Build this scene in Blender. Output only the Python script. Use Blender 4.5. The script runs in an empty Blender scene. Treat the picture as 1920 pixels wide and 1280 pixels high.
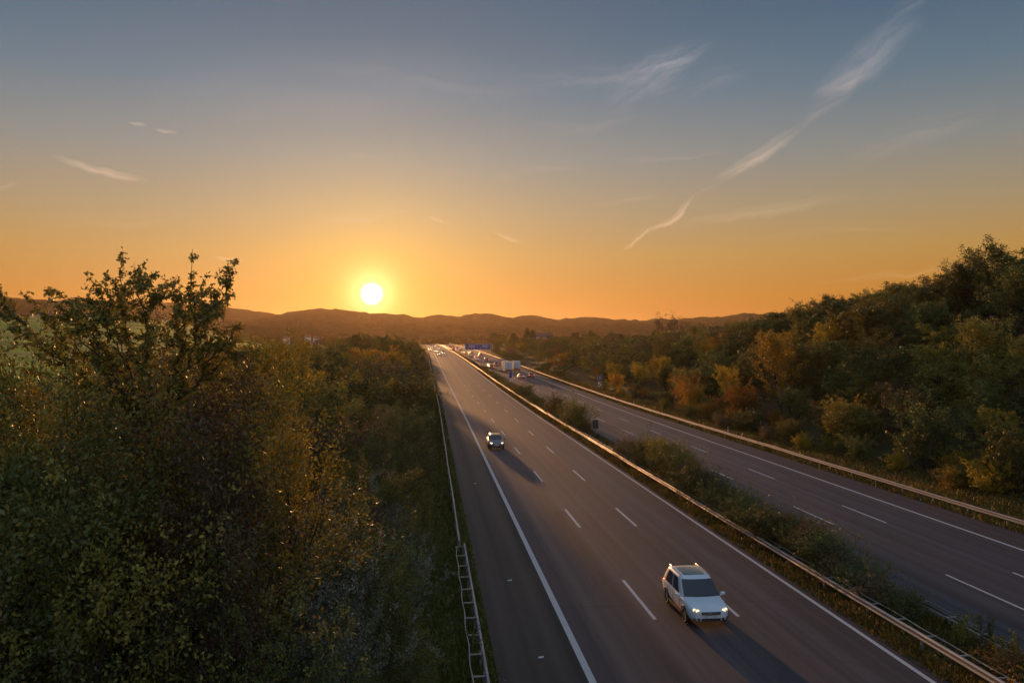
import bpy, bmesh, math, random
import numpy as np
from mathutils import Vector, Matrix
from math import radians, sin, cos, pi, atan, exp, sqrt

sc = bpy.context.scene
COL = sc.collection
random.seed(4)

# ------------------------------------------------------------------ basics
def tag(o, label=None, cat=None, group=None, kind=None):
    if label: o['label'] = label
    if cat: o['category'] = cat
    if group: o['group'] = group
    if kind: o['kind'] = kind
    return o

def link(o, parent=None):
    COL.objects.link(o)
    if parent: o.parent = parent
    return o

def empty(name, loc=(0, 0, 0), rz=0.0, scale=None):
    o = bpy.data.objects.new(name, None)
    o.empty_display_size = 0.3
    o.location = loc; o.rotation_euler = (0, 0, rz)
    if scale: o.scale = scale
    return link(o)

def copy_tree(o, parent=None):
    c = o.copy(); COL.objects.link(c)
    c.parent = parent
    for ch in list(o.children): copy_tree(ch, c)
    return c

def smooth(t):
    t = max(0.0, min(1.0, t)); return t * t * (3 - 2 * t)

def interp(x, pts):
    if x <= pts[0][0]: return pts[0][1]
    for (a, va), (b, vb) in zip(pts, pts[1:]):
        if x <= b:
            return va + (vb - va) * (x - a) / (b - a)
    return pts[-1][1]

def spline(pts):
    """smooth monotone-ish interpolation: linear table blurred with a small window"""
    def f(x):
        w = 5 + abs(x) * 0.10
        s = 0
        for k in (-1, -.5, 0, .5, 1): s += interp(x + k * w, pts)
        return s / 5
    return f

# ------------------------------------------------------------------ materials
def mat_new(name):
    m = bpy.data.materials.new(name); m.use_nodes = True
    nt = m.node_tree
    b = nt.nodes['Principled BSDF']
    return m, nt, b

def setp(b, **k):
    names = dict(color='Base Color', rough='Roughness', metal='Metallic', spec='Specular IOR Level', coat='Coat Weight',
                 alpha='Alpha', emit='Emission Color', estr='Emission Strength', trans='Transmission Weight', coatr='Coat Roughness')
    for kk, v in k.items():
        s = b.inputs[names[kk]]
        if kk in ('color', 'emit'): v = (*v, 1)
        s.default_value = v

def nd(nt, t, **k):
    n = nt.nodes.new(t)
    for a, v in k.items(): setattr(n, a, v)
    return n

def math_n(nt, op, a, b=None, c=None, clamp=False):
    n = nt.nodes.new('ShaderNodeMath'); n.operation = op; n.use_clamp = clamp
    for i, v in enumerate((a, b, c)):
        if v is None: continue
        if isinstance(v, (int, float)): n.inputs[i].default_value = v
        else: nt.links.new(v, n.inputs[i])
    return n.outputs[0]

def mixc(nt, f, a, b, mode='MIX'):
    n = nt.nodes.new('ShaderNodeMix'); n.data_type = 'RGBA'; n.blend_type = mode
    for i, v in ((0, f), (6, a), (7, b)):
        if isinstance(v, (int, float)): n.inputs[i].default_value = v
        elif isinstance(v, tuple): n.inputs[i].default_value = (*v, 1) if len(v) == 3 else v
        else: nt.links.new(v, n.inputs[i])
    return n.outputs[2]

def noise_n(nt, vec, scale, detail=3, rough=.55):
    n = nt.nodes.new('ShaderNodeTexNoise'); n.inputs['Scale'].default_value = scale
    n.inputs['Detail'].default_value = detail; n.inputs['Roughness'].default_value = rough
    if vec is not None: nt.links.new(vec, n.inputs['Vector'])
    return n.outputs['Fac']

def mapping(nt, vec, scale=(1, 1, 1), rot=(0, 0, 0), loc=(0, 0, 0)):
    n = nt.nodes.new('ShaderNodeMapping'); n.inputs['Scale'].default_value = scale
    n.inputs['Rotation'].default_value = rot; n.inputs['Location'].default_value = loc
    nt.links.new(vec, n.inputs['Vector']); return n.outputs[0]

def ramp(nt, f, stops):
    n = nt.nodes.new('ShaderNodeValToRGB'); e = n.color_ramp.elements
    while len(e) < len(stops): e.new(0.5)
    for i, (p, c) in enumerate(stops):
        e[i].position = p; e[i].color = (*c, 1) if isinstance(c, tuple) else (c, c, c, 1)
    nt.links.new(f, n.inputs[0]); return n.outputs[0]

def bump(nt, b, h, strength=.3, dist=.02):
    n = nt.nodes.new('ShaderNodeBump'); n.inputs['Strength'].default_value = strength; n.inputs['Distance'].default_value = dist
    nt.links.new(h, n.inputs['Height']); nt.links.new(n.outputs[0], b.inputs['Normal'])

def simple(name, color, rough=.5, metal=0., spec=.5, vary=.12, scale=3., coat=0., emit=None, estr=0.):
    """procedural paint / plastic / metal with slight uneven dirt"""
    m, nt, b = mat_new(name)
    setp(b, rough=rough, metal=metal, spec=spec, coat=coat)
    tc = nd(nt, 'ShaderNodeTexCoord')
    f = noise_n(nt, tc.outputs['Object'], scale, 4)
    dark = tuple(c * (1 - vary) for c in color); lite = tuple(min(1, c * (1 + vary)) for c in color)
    c = ramp(nt, f, [(.3, dark), (.7, lite)])
    nt.links.new(c, b.inputs['Base Color'])
    if emit: setp(b, emit=emit, estr=estr)
    return m

def leaf_mat(name, ca, cb, cc, trans=.24, rough=.55, tcol=None, spec=.35):
    m, nt, b = mat_new(name)
    geo = nd(nt, 'ShaderNodeNewGeometry'); oi = nd(nt, 'ShaderNodeObjectInfo'); tc = nd(nt, 'ShaderNodeTexCoord')
    c1 = ramp(nt, geo.outputs['Random Per Island'], [(0.0, ca), (.5, cb), (.86, cc), (1., tuple(min(1, v * 1.5) for v in cc))])
    cl = noise_n(nt, tc.outputs['Object'], .9, 3)
    c2 = mixc(nt, ramp(nt, cl, [(.38, 0.), (.62, 1.)]), c1, tuple((a * .55 + c_ * .45) for a, c_ in zip(cb, cc)))
    rb = math_n(nt, 'MULTIPLY_ADD', oi.outputs['Random'], .85, .62)
    hs = nd(nt, 'ShaderNodeHueSaturation')
    nt.links.new(c2, hs.inputs['Color']); nt.links.new(rb, hs.inputs['Value'])
    hv = math_n(nt, 'MULTIPLY_ADD', oi.outputs['Random'], .025, .492); nt.links.new(hv, hs.inputs['Hue'])
    nt.links.new(hs.outputs[0], b.inputs['Base Color'])
    setp(b, rough=rough, spec=spec)
    tr = nd(nt, 'ShaderNodeBsdfTranslucent')
    tcl = mixc(nt, 1.0, hs.outputs[0], tcol or (1.3, 1.1, .45), 'MULTIPLY')
    nt.links.new(tcl, tr.inputs['Color'])
    mx = nd(nt, 'ShaderNodeMixShader'); mx.inputs[0].default_value = trans
    out = nt.nodes['Material Output']
    nt.links.new(b.outputs[0], mx.inputs[1]); nt.links.new(tr.outputs[0], mx.inputs[2]); nt.links.new(mx.outputs[0], out.inputs[0])
    return m

L = dict(
    dark=leaf_mat('leaf_dark_green', (.052, .074, .022), (.080, .104, .028), (.14, .135, .034)),
    olive=leaf_mat('leaf_olive', (.090, .096, .022), (.140, .132, .028), (.23, .18, .032)),
    ochre=leaf_mat('leaf_ochre', (.15, .12, .02), (.28, .20, .022), (.46, .30, .03), trans=.3),  # autumn ochre, brightened so golden sunlight is partly in the leaf colour
    rust=leaf_mat('leaf_rust', (.17, .075, .018), (.34, .15, .025), (.46, .26, .035), trans=.3),
    grey=leaf_mat('leaf_silvery', (.085, .10, .068), (.16, .175, .13), (.28, .27, .21), trans=.2, rough=.4),
    brown=leaf_mat('leaf_brownish', (.082, .058, .034), (.125, .085, .05), (.19, .13, .065)),
    yellow=leaf_mat('leaf_yellow_green', (.07, .08, .016), (.13, .125, .02), (.26, .20, .03), trans=.35),
)
BARK = simple('bark', (.055, .042, .032), .9, vary=.4, scale=6)
STEM = simple('green_stem', (.07, .07, .03), .8, vary=.3, scale=6)

# ------------------------------------------------------------------ road geometry
zroad = spline([(-100, 0), (150, 0), (198, .6), (238, 1.15), (336, 2.9), (549, 6.0), (920, 9.6), (1150, 11.0), (1500, 11.3), (9000, 11.3)])
xshift = spline([(-100, 0), (150, 0), (238, -.8), (336, -1.6), (549, -3.1), (920, -6.6), (1200, -13), (1500, -30), (9000, -30)])
CAM_H = 12.35
def RP(xp, y, dz=0.0):
    return (xp + xshift(y), y, zroad(y) + dz)

def ystations(y0, y1):
    ys = [y0]; y = y0
    while y < y1:
        y += 4 if y < 200 else (8 if y < 500 else 20)
        ys.append(min(y, y1))
    return ys

def mesh_obj(name, verts, faces, mats, parent=None, smooth_=False, mi=None):
    me = bpy.data.meshes.new(name)
    me.from_pydata([tuple(v) for v in verts], [], faces)
    for m in (mats if isinstance(mats, (list, tuple)) else [mats]): me.materials.append(m)
    if smooth_: me.polygons.foreach_set('use_smooth', [True] * len(me.polygons))
    if mi is not None: me.polygons.foreach_set('material_index', mi)
    me.update()
    return link(bpy.data.objects.new(name, me), parent)

class MB:
    """mesh builder in world or local coordinates"""
    def __init__(s): s.v = []; s.f = []; s.mi = []; s.cur = 0
    def add(s, vs, fs):
        o = len(s.v); s.v += [tuple(v) for v in vs]
        for f in fs: s.f.append(tuple(i + o for i in f)); s.mi.append(s.cur)
    def box(s, c, d, rz=0.0, bev=0.0, rx=0.0):
        bm = bmesh.new(); bmesh.ops.create_cube(bm, size=1)
        bmesh.ops.scale(bm, vec=d, verts=bm.verts)
        if bev > 0: bmesh.ops.bevel(bm, geom=bm.edges[:], offset=bev, segments=2, affect='EDGES', profile=.6)
        M = Matrix.Translation(c) @ Matrix.Rotation(rz, 4, 'Z') @ Matrix.Rotation(rx, 4, 'X')
        bmesh.ops.transform(bm, matrix=M, verts=bm.verts)
        bm.verts.index_update()
        s.add([v.co[:] for v in bm.verts], [[v.index for v in f.verts] for f in bm.faces]); bm.free()
    def tube(s, pts, rad, n=8, cap=True):
        pts = [Vector(p) for p in pts]; rings = []
        for i, p in enumerate(pts):
            d = (pts[min(i + 1, len(pts) - 1)] - pts[max(i - 1, 0)]).normalized()
            a = d.orthogonal().normalized() if abs(d.z) > .9 else d.cross(Vector((0, 0, 1))).normalized()
            b = d.cross(a).normalized()
            r = rad[i] if isinstance(rad, (list, tuple)) else rad
            rings.append([p + a * r * cos(2 * pi * k / n) + b * r * sin(2 * pi * k / n) for k in range(n)])
        vs = [v for r_ in rings for v in r_]; fs = []
        for i in range(len(pts) - 1):
            for k in range(n):
                k2 = (k + 1) % n
                fs.append((i * n + k, i * n + k2, (i + 1) * n + k2, (i + 1) * n + k))
        if cap: fs += [tuple(range(n))[::-1], tuple((len(pts) - 1) * n + k for k in range(n))]
        s.add(vs, fs)
    def disc(s, c, axis, r, t, n=24, r2=None):
        """cylinder along axis ('x','y','z') centred at c, radius r, thickness t"""
        c = Vector(c); ax = {'x': Vector((1, 0, 0)), 'y': Vector((0, 1, 0)), 'z': Vector((0, 0, 1))}[axis]
        s.tube([c - ax * t / 2, c + ax * t / 2], [r, r if r2 is None else r2], n)
    def build(s, name, mats, parent=None, smooth_=False):
        return mesh_obj(name, s.v, s.f, mats, parent, smooth_, s.mi)

def strip(name, xa, xb, dz, y0, y1, m, nx=1, parent=None):
    ys = ystations(y0, y1); vs = []; fs = []
    for y in ys:
        for k in range(nx + 1): vs.append(RP(xa + (xb - xa) * k / nx, y, dz))
    w = nx + 1
    for i in range(len(ys) - 1):
        for k in range(nx): fs.append((i * w + k, i * w + k + 1, (i + 1) * w + k + 1, (i + 1) * w + k))
    return mesh_obj(name, vs, fs, m, parent)

# ------------------------------------------------------------------ terrain
HR = [(0, 16), (60, 16.5), (100, 17.), (115, 16.5), (134, 15.4), (165, 13.6), (190, 11.2), (250, 8.8), (330, 6.8), (400, 5.4), (450, 4.5), (700, 3.5), (1200, 1), (1500, 0)]
def ground_z(xp, y):
    z = zroad(y)
    if 2.45 < xp < 18.95 or 22.75 < xp < 38.4:
        return z - .15
    if xp <= 2.45:
        t = smooth((1.0 - xp) / 24)
        zl = z + 2.6 * t * (1 if y < 500 else max(0, 1 - (y - 500) / 400))
        zl += .12 * sin(xp * .9 + y * .23) * min(1, max(0, -xp - 1) / 4)
        fz = 5.5 + .0415 * max(0, y - 90) if y < 1150 else 5.5 + .0415 * 1060 + (y - 1150) * .004
        w = smooth((-xp - 34) / 30) * (1 if y < 160 else smooth((-xp - 34 - (y - 160) * .16) / (60 + y * .12)))
        return zl * (1 - w) + fz * w
    if xp >= 38.4:
        h = interp(y, HR)
        t = smooth((xp - 40.5) / 40)
        return z + h * t + (.15 * sin(xp * .8 + y * .31)) * min(1, (xp - 38.4) / 6) - .03
    return z - .03 + .05 * sin(y * .8)
def GP(xp, y, dz=0):
    return (xp + xshift(y), y, ground_z(xp, y) + dz)

def build_ground():
    xs = [-6500, -4500, -3000, -2000, -1400, -1000, -750, -560, -430, -330, -260, -210, -170, -140, -120, -100, -88, -78, -70, -63, -56, -50, -45, -40]
    xs += [-36 + 2 * i for i in range(19)] + [1.0, 2.0, 2.44, 2.46, 10, 18.94, 18.96, 19.8, 20.8, 21.8, 22.74, 22.76, 30, 38.39, 38.41, 39.2, 40, 41]
    xs += [42 + 2 * i for i in range(22)] + [90, 97, 105, 115, 130, 150, 180, 220, 280, 360, 480, 650, 900, 1300, 2000, 3000, 4500, 6500]
    ys = [-80, -60, -40, -20, -5] + [4 * i for i in range(0, 50)] + [200 + 8 * i for i in range(38)] + [504 + 20 * i for i in range(40)] + [1350, 1450, 1600, 1800, 2200, 2800, 3600, 5000, 6500, 8000]
    vs = []; fs = []
    for y in ys:
        for x in xs: vs.append(GP(x, y))
    w = len(xs)
    for i in range(len(ys) - 1):
        for k in range(w - 1): fs.append((i * w + k, i * w + k + 1, (i + 1) * w + k + 1, (i + 1) * w + k))
    m, nt, b = mat_new('ground_cover')
    geo = nd(nt, 'ShaderNodeNewGeometry'); P = geo.outputs['Position']
    n1 = noise_n(nt, P, .35, 6, .65); n2 = noise_n(nt, P, 2.2, 5, .7)
    grass = mixc(nt, ramp(nt, n2, [(.35, 0.), (.68, 1.)]), (.030, .038, .012), (.075, .075, .024))
    litter = mixc(nt, n2, (.045, .028, .014), (.11, .06, .028))
    near = mixc(nt, ramp(nt, n1, [(.42, 0.), (.6, 1.)]), grass, litter)
    sx = nd(nt, 'ShaderNodeSeparateXYZ'); nt.links.new(P, sx.inputs[0])
    # mown strips of the field, running across the view
    pm = mapping(nt, P, (.0012, .013, 0))
    st = noise_n(nt, pm, 1.6, 3, .5)
    fld = ramp(nt, st, [(.36, (.07, .13, .01)), (.44, (.16, .32, .015)), (.5, (.26, .34, .02)), (.56, (.20, .17, .05)), (.64, (.09, .22, .015))])
    fld = mixc(nt, .35, fld, mixc(nt, n1, (.03, .05, .01), (.2, .22, .06)))
    far = math_n(nt, 'MULTIPLY', math_n(nt, 'MULTIPLY_ADD', sx.outputs[0], -1 / 20, -44 / 20, clamp=True), 1.0)
    c = mixc(nt, far, near, fld)
    nt.links.new(c, b.inputs['Base Color']); setp(b, rough=.95, spec=.15)
    bump(nt, b, n2, .8, .15)
    o = mesh_obj('ground', vs, fs, m, smooth_=True); tag(o, kind='structure')
build_ground()

def asphalt(name, base, red=.0, seam=None):
    m, nt, b = mat_new(name)
    geo = nd(nt, 'ShaderNodeNewGeometry'); P = geo.outputs['Position']
    fine = noise_n(nt, P, 26, 3, .7); mid = noise_n(nt, mapping(nt, P, (.5, .08, 1)), 1., 4)
    lanes = noise_n(nt, mapping(nt, P, (1.15, .0035, 0)), 1.0, 2, .45)
    lanes2 = noise_n(nt, mapping(nt, P, (3.2, .006, 0), loc=(7, 3, 0)), 1.0, 2, .5)
    f = math_n(nt, 'ADD', math_n(nt, 'MULTIPLY', lanes, .62), math_n(nt, 'ADD', math_n(nt, 'MULTIPLY', lanes2, .18), math_n(nt, 'MULTIPLY', mid, .2)))
    lo = tuple(c * .52 for c in base); hi = tuple(c * 1.38 for c in base)
    hi = (hi[0] * (1 + red), hi[1], hi[2])
    c = ramp(nt, f, [(.38, lo), (.62, hi)])
    c = mixc(nt, math_n(nt, 'MULTIPLY', fine, .5), c, tuple(v * .55 for v in base))
    blot = noise_n(nt, mapping(nt, P, (.22, .045, 0), loc=(3, 9, 0)), 1., 5, .6)
    c = mixc(nt, ramp(nt, blot, [(.42, 0.), (.62, .34)]), c, (base[0] * 1.55, base[1] * 1.25, base[2] * 1.2))
    stain = ramp(nt, noise_n(nt, mapping(nt, P, (1.6, .35, 0), loc=(1, 5, 0)), 1., 4, .7), [(.62, 0.), (.74, .45)])
    c = mixc(nt, stain, c, tuple(v * .45 for v in base))
    spk = ramp(nt, noise_n(nt, P, 60, 1, .5), [(.72, 0.), (.8, 1.)])
    c = mixc(nt, math_n(nt, 'MULTIPLY', spk, .25), c, (.35, .33, .32))
    # sealed cracks and tar joints
    wv = nd(nt, 'ShaderNodeTexVoronoi', feature='DISTANCE_TO_EDGE'); wv.inputs['Scale'].default_value = .12
    nt.links.new(mapping(nt, P, (1, .5, 1)), wv.inputs['Vector'])
    cr = ramp(nt, wv.outputs['Distance'], [(0., 1.), (.012, 0.)])
    c = mixc(nt, math_n(nt, 'MULTIPLY', cr, .22), c, (.02, .02, .02))
    if seam is not None:
        sx = nd(nt, 'ShaderNodeSeparateXYZ'); nt.links.new(P, sx.inputs[0])
        t = math_n(nt, 'GREATER_THAN', sx.outputs[1], seam)
        c = mixc(nt, math_n(nt, 'MULTIPLY', t, .35), c, tuple(v * 1.25 for v in base))
        for ln in (seam, seam + 83., seam - 21):
            jt = math_n(nt, 'LESS_THAN', math_n(nt, 'ABSOLUTE', math_n(nt, 'SUBTRACT', sx.outputs[1], ln)), .05)
            c = mixc(nt, math_n(nt, 'MULTIPLY', jt, .5), c, (.02, .018, .017))
    nt.links.new(c, b.inputs['Base Color'])
    r = math_n(nt, 'MULTIPLY_ADD', lanes, -.35, .80); nt.links.new(r, b.inputs['Roughness'])
    setp(b, spec=.25)
    bump(nt, b, fine, .35, .006)
    return m

A1 = asphalt('asphalt_lanes', (.065, .053, .054), .1, seam=58.)
A2 = asphalt('asphalt_shoulder', (.050, .040, .034), 0, seam=58.)
A3 = asphalt('asphalt_right_lanes', (.062, .053, .057), .03)
YE = 1480
for nm, xa, xb, m, nx in (('hard_shoulder', 2.5, 5.95, A2, 2), ('road', 5.95, 18.9, A1, 4), ('road', 22.8, 35.15, A3, 4), ('hard_shoulder', 35.15, 38.35, asphalt('asphalt_right_shoulder', (.054, .043, .045), .12), 2)):
    o = strip(nm, xa, xb, 0.0, -40, YE, m, nx); tag(o, kind='structure')

# painted markings
mp, nt, b = mat_new('road_paint')
P = nd(nt, 'ShaderNodeNewGeometry').outputs['Position']
wear = ramp(nt, noise_n(nt, P, 7, 5, .7), [(.30, 0.), (.44, 1.)])
c = mixc(nt, wear, (.24, .22, .21), (.56, .51, .50)); c = mixc(nt, math_n(nt, 'MULTIPLY', noise_n(nt, P, 1.1, 3), .45), c, (.36, .34, .33))
nt.links.new(c, b.inputs['Base Color']); setp(b, rough=.6)
for nm, xa, xb in (('edge_line', 5.78, 6.06), ('edge_line', 18.18, 18.38), ('edge_line', 23.55, 23.75), ('edge_line', 35.2, 35.42)):
    tag(strip(nm, xa, xb, .005, -30, YE, mp), kind='structure')
def dashes(name, xc, w, y0, y1):
    vs = []; fs = []; y = y0
    while y < y1:
        n = 3 if y > 200 else 2
        o = len(vs)
        for k in range(n + 1):
            yy = y - 6 + 6 * k / n
            vs += [RP(xc - w / 2, yy, .005), RP(xc + w / 2, yy, .005)]
        for k in range(n): fs.append((o + 2 * k, o + 2 * k + 1, o + 2 * k + 3, o + 2 * k + 2))
        y += 18
    tag(mesh_obj(name, vs, fs, mp), kind='structure')
dashes('lane_marking', 10.05, .17, 5.0, 1300); dashes('lane_marking', 13.92, .17, 5.0, 1300)
dashes('lane_marking', 27.48, .15, 4.2, 1300); dashes('lane_marking', 31.33, .15, 4.2, 1300)

# ------------------------------------------------------------------ guard rails
m_, nt, b = mat_new('galvanised_steel')
P = nd(nt, 'ShaderNodeNewGeometry').outputs['Position']
n1 = noise_n(nt, mapping(nt, P, (1, .25, 1)), 2.2, 5, .65)
nt.links.new(ramp(nt, n1, [(.3, (.30, .26, .24)), (.7, (.48, .43, .40))]), b.inputs['Base Color'])
nt.links.new(ramp(nt, n1, [(.3, .6), (.7, .45)]), b.inputs['Roughness']); setp(b, metal=.5, spec=.3)
STEEL = m_
DSTEEL = simple('weathered_steel', (.26, .27, .28), .55, .5, vary=.25, scale=4)

WPROF = [(0.0, .44), (.055, .455), (.08, .485), (.08, .52), (.055, .55), (.012, .575), (.012, .615), (.055, .64), (.08, .67), (.08, .705), (.055, .735), (0, .75)]
def wbeam(mb, x, side, y0, y1, thick=.012, zoff=0.0):
    """corrugated beam; side = +1 faces +x"""
    ys = ystations(y0, y1); prof = [(x + side * a, z) for a, z in WPROF] + [(x + side * (a - thick), z) for a, z in reversed(WPROF)]
    n = len(prof); vs = []; fs = []
    for i, y in enumerate(ys):
        jz = .012 * sin(y * .31) + .008 * sin(y * .13 + 2)
        jx = .012 * sin(y * .21 + 1)
        for a, z in prof:
            q = RP(a + jx, y, z + jz + zoff); vs.append(q)
    for i in range(len(ys) - 1):
        for k in range(n):
            k2 = (k + 1) % n; fs.append((i * n + k, i * n + k2, (i + 1) * n + k2, (i + 1) * n + k))
    fs += [tuple(range(n)), tuple((len(ys) - 1) * n + k for k in range(n))[::-1]]
    mb.add(vs, fs)

def barrier(label, x, side, y0, y1, ladder=None, post_step=4.0, group=None, label_lad=None):
    root = empty('guard_rail', RP(x, y0, 0)); tag(root, label, 'guard rail', group)
    off = Vector(root.location)
    def fin(mb, nm, mat, sm=False):
        mb.v = [tuple(Vector(v) - off) for v in mb.v]; return mb.build(nm, mat, root, sm)
    mb = MB(); wbeam(mb, x, side, y0, y1); fin(mb, 'beam', STEEL, False)
    n = 0; y = y0 + .3
    while y < y1 and n < 98:
        p = MB(); q = RP(x - side * .06, y)
        p.box((q[0], q[1], q[2] + .30), (.08, .11, .78), 0, .008)
        p.box((q[0] + side * .03, q[1], q[2] + .6), (.10, .07, .2), 0, .005)
        fin(p, 'post', DSTEEL); n += 1; y += post_step
    if ladder:
        ya, yb, w = ladder
        mb = MB(); ys = [ya + 2 * i for i in range(int((yb - ya) / 2) + 1)]
        mb.tube([RP(x - side * (w + .03 * sin(i * 1.7)), yy, .69 + .01 * sin(i)) for i, yy in enumerate([v + d for v in ys[:-1] for d in (0, 1)] + [ys[-1]])], .026, 6)
        fin(mb, 'back_rail', STEEL)
        for yy in ys:
            r = MB(); a = RP(x, yy, .70); b_ = RP(x - side * (w + .03), yy, .70)
            r.box(((a[0] + b_[0]) / 2, yy, a[2] + .0), (abs(a[0] - b_[0]), .055, .05), 0, .006); fin(r, 'spacer', STEEL)
    return root
barrier('grey steel guard rail along the left hard shoulder, its near end like a ladder', 1.98, 1, 6, 46.6, (6, 46.4, .5), 2.0)
# single-beam continuation of the left rail
r0 = barrier('thin steel guard rail running on beside the left bushes beyond the ladder section', 1.72, 1, 47.0, 560, None, 5.5)
barrier('copper glowing guard rail on the left edge of the central reservation', 19.62, -1, 6, 1150, (6, 150, .46), 4.0)
barrier('bluish guard rail behind the median shrubs beside the right carriageway', 22.35, 1, 6, 1100, (10, 120, .46), 4.0)
barrier('long pale pink guard rail along the foot of the right wooded bank', 38.75, -1, 30, 1080, None, 4.0)

# ------------------------------------------------------------------ foliage generators
def rot_basis(d, rng):
    n = np.linalg.norm(d, axis=1, keepdims=True) + 1e-9; d = d / n
    a = rng.normal(size=d.shape); a -= (a * d).sum(1, keepdims=True) * d
    a /= np.linalg.norm(a, axis=1, keepdims=True) + 1e-9
    return d, a, np.cross(d, a)

def leaves_mesh(name, pts, dirs, size, rng, mat, width=.55, droop=.3, jitter=.4):
    N = len(pts)
    d = dirs + rng.normal(size=(N, 3)) * .8; d[:, 2] -= droop
    d, a, nrm = rot_basis(d, rng)
    # lean the leaf faces towards the sky
    s = (size * (1 + jitter * (rng.random(N) - .5) * 2))[:, None]
    w = s * width * .5
    V = np.empty((N, 4, 3), np.float32)
    V[:, 0] = pts; V[:, 1] = pts + d * s * .5 + a * w + nrm * s * .06
    V[:, 2] = pts + d * s; V[:, 3] = pts + d * s * .5 - a * w + nrm * s * .06
    me = bpy.data.meshes.new(name)
    me.vertices.add(N * 4); me.vertices.foreach_set('co', V.reshape(-1))
    me.loops.add(N * 4); me.loops.foreach_set('vertex_index', np.arange(N * 4, dtype=np.int32))
    me.polygons.add(N); me.polygons.foreach_set('loop_start', np.arange(0, N * 4, 4, dtype=np.int32))
    me.polygons.foreach_set('loop_total', np.full(N, 4, np.int32))
    me.materials.append(mat); me.update(); me.validate()
    return me

def skeleton(seed, h, r, stems, habit):
    """returns list of branches (pts, radii) and twig arrays"""
    R = random.Random(seed); br = []; twigs = []
    def grow(p, d, length, rad, level, nseg):
        pts = [p]; rads = [rad]; dd = d.copy(); q = p.copy(); st = length / nseg
        for i in range(nseg):
            w = {0: .10, 1: .20, 2: .3}.get(level, .3)
            dd = (dd + Vector((R.gauss(0, w), R.gauss(0, w), R.gauss(0, w) + habit['up'] * (.12 if level else .05)))).normalized()
            q = q + dd * st; pts.append(q.copy()); rads.append(rad * (1 - .8 * (i + 1) / nseg))
        return pts, rads
    def env(z):
        t = z / h
        return r * max(.12, (sin(pi * min(1, max(0, (t + habit['low']) / (1 + habit['low']))) ** habit['pow'])))
    for s in range(stems):
        a0 = R.uniform(0, 2 * pi); lean = habit['lean'] * R.uniform(.3, 1) if stems > 1 else .06
        d = Vector((cos(a0) * lean, sin(a0) * lean, 1)).normalized()
        hh = h * (R.uniform(.72, .95) if stems > 1 else .9)
        p0 = Vector((cos(a0) * .12 * stems ** .5, sin(a0) * .12 * stems ** .5, -.3))
        rad = (.035 + .014 * h) * (1 if stems == 1 else .55)
        pts, rads = grow(p0, d, hh, rad, 0, 9); br.append((pts, rads, 0))
        nl = int(habit['limbs'] / stems ** .6)
        for k in range(nl):
            t = habit['base'] + (1 - habit['base']) * (k + R.random()) / nl
            f = t * (len(pts) - 1); i = min(int(f), len(pts) - 2); p = pts[i].lerp(pts[i + 1], f - i)
            az = a0 + k * 2.4 + R.uniform(-.5, .5)
            elev = habit['elev'] + R.uniform(-.25, .3) + .5 * t
            e = env(p.z) * R.uniform(.65, 1.12)
            dl = Vector((cos(az) * cos(elev), sin(az) * cos(elev), sin(elev)))
            p1, r1 = grow(p, dl, max(.5, e / max(.45, cos(elev))) * .9, rads[i] * .5, 1, 6); br.append((p1, r1, 1))
            for j in range(habit['subs']):
                tj = .25 + .75 * (j + R.random()) / habit['subs']; fj = tj * 6; jj = min(int(fj), 5)
                pj = p1[jj].lerp(p1[jj + 1], fj - jj)
                dj = (dl + Vector((R.gauss(0, .7), R.gauss(0, .7), R.gauss(.25, .5)))).normalized()
                p2, r2 = grow(pj, dj, e * R.uniform(.25, .5) + .25, max(.006, r1[jj] * .5), 2, 4); br.append((p2, r2, 2))
                for m in range(habit['twigs']):
                    tm = .15 + .85 * (m + R.random()) / habit['twigs']; fm = tm * 4; mm = min(int(fm), 3)
                    pm = p2[mm].lerp(p2[mm + 1], fm - mm)
                    dm = (dj * .6 + Vector((R.gauss(0, .8), R.gauss(0, .8), R.gauss(.15 + habit['up'] * .5, .5)))).normalized()
                    twigs.append((pm, dm, R.uniform(.25, .6) * habit['tl']))
    return br, twigs

def wood_mesh(name, br, mat, maxlevel=2):
    mb = MB()
    for pts, rads, lv in br:
        if lv > maxlevel: continue
        mb.tube(pts, [max(.006, x) for x in rads], {0: 7, 1: 5, 2: 3}[min(lv, 2)], cap=False)
    me = bpy.data.meshes.new(name); me.from_pydata(mb.v, [], mb.f); me.materials.append(mat)
    me.polygons.foreach_set('use_smooth', [True] * len(me.polygons)); me.update()
    return me

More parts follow.
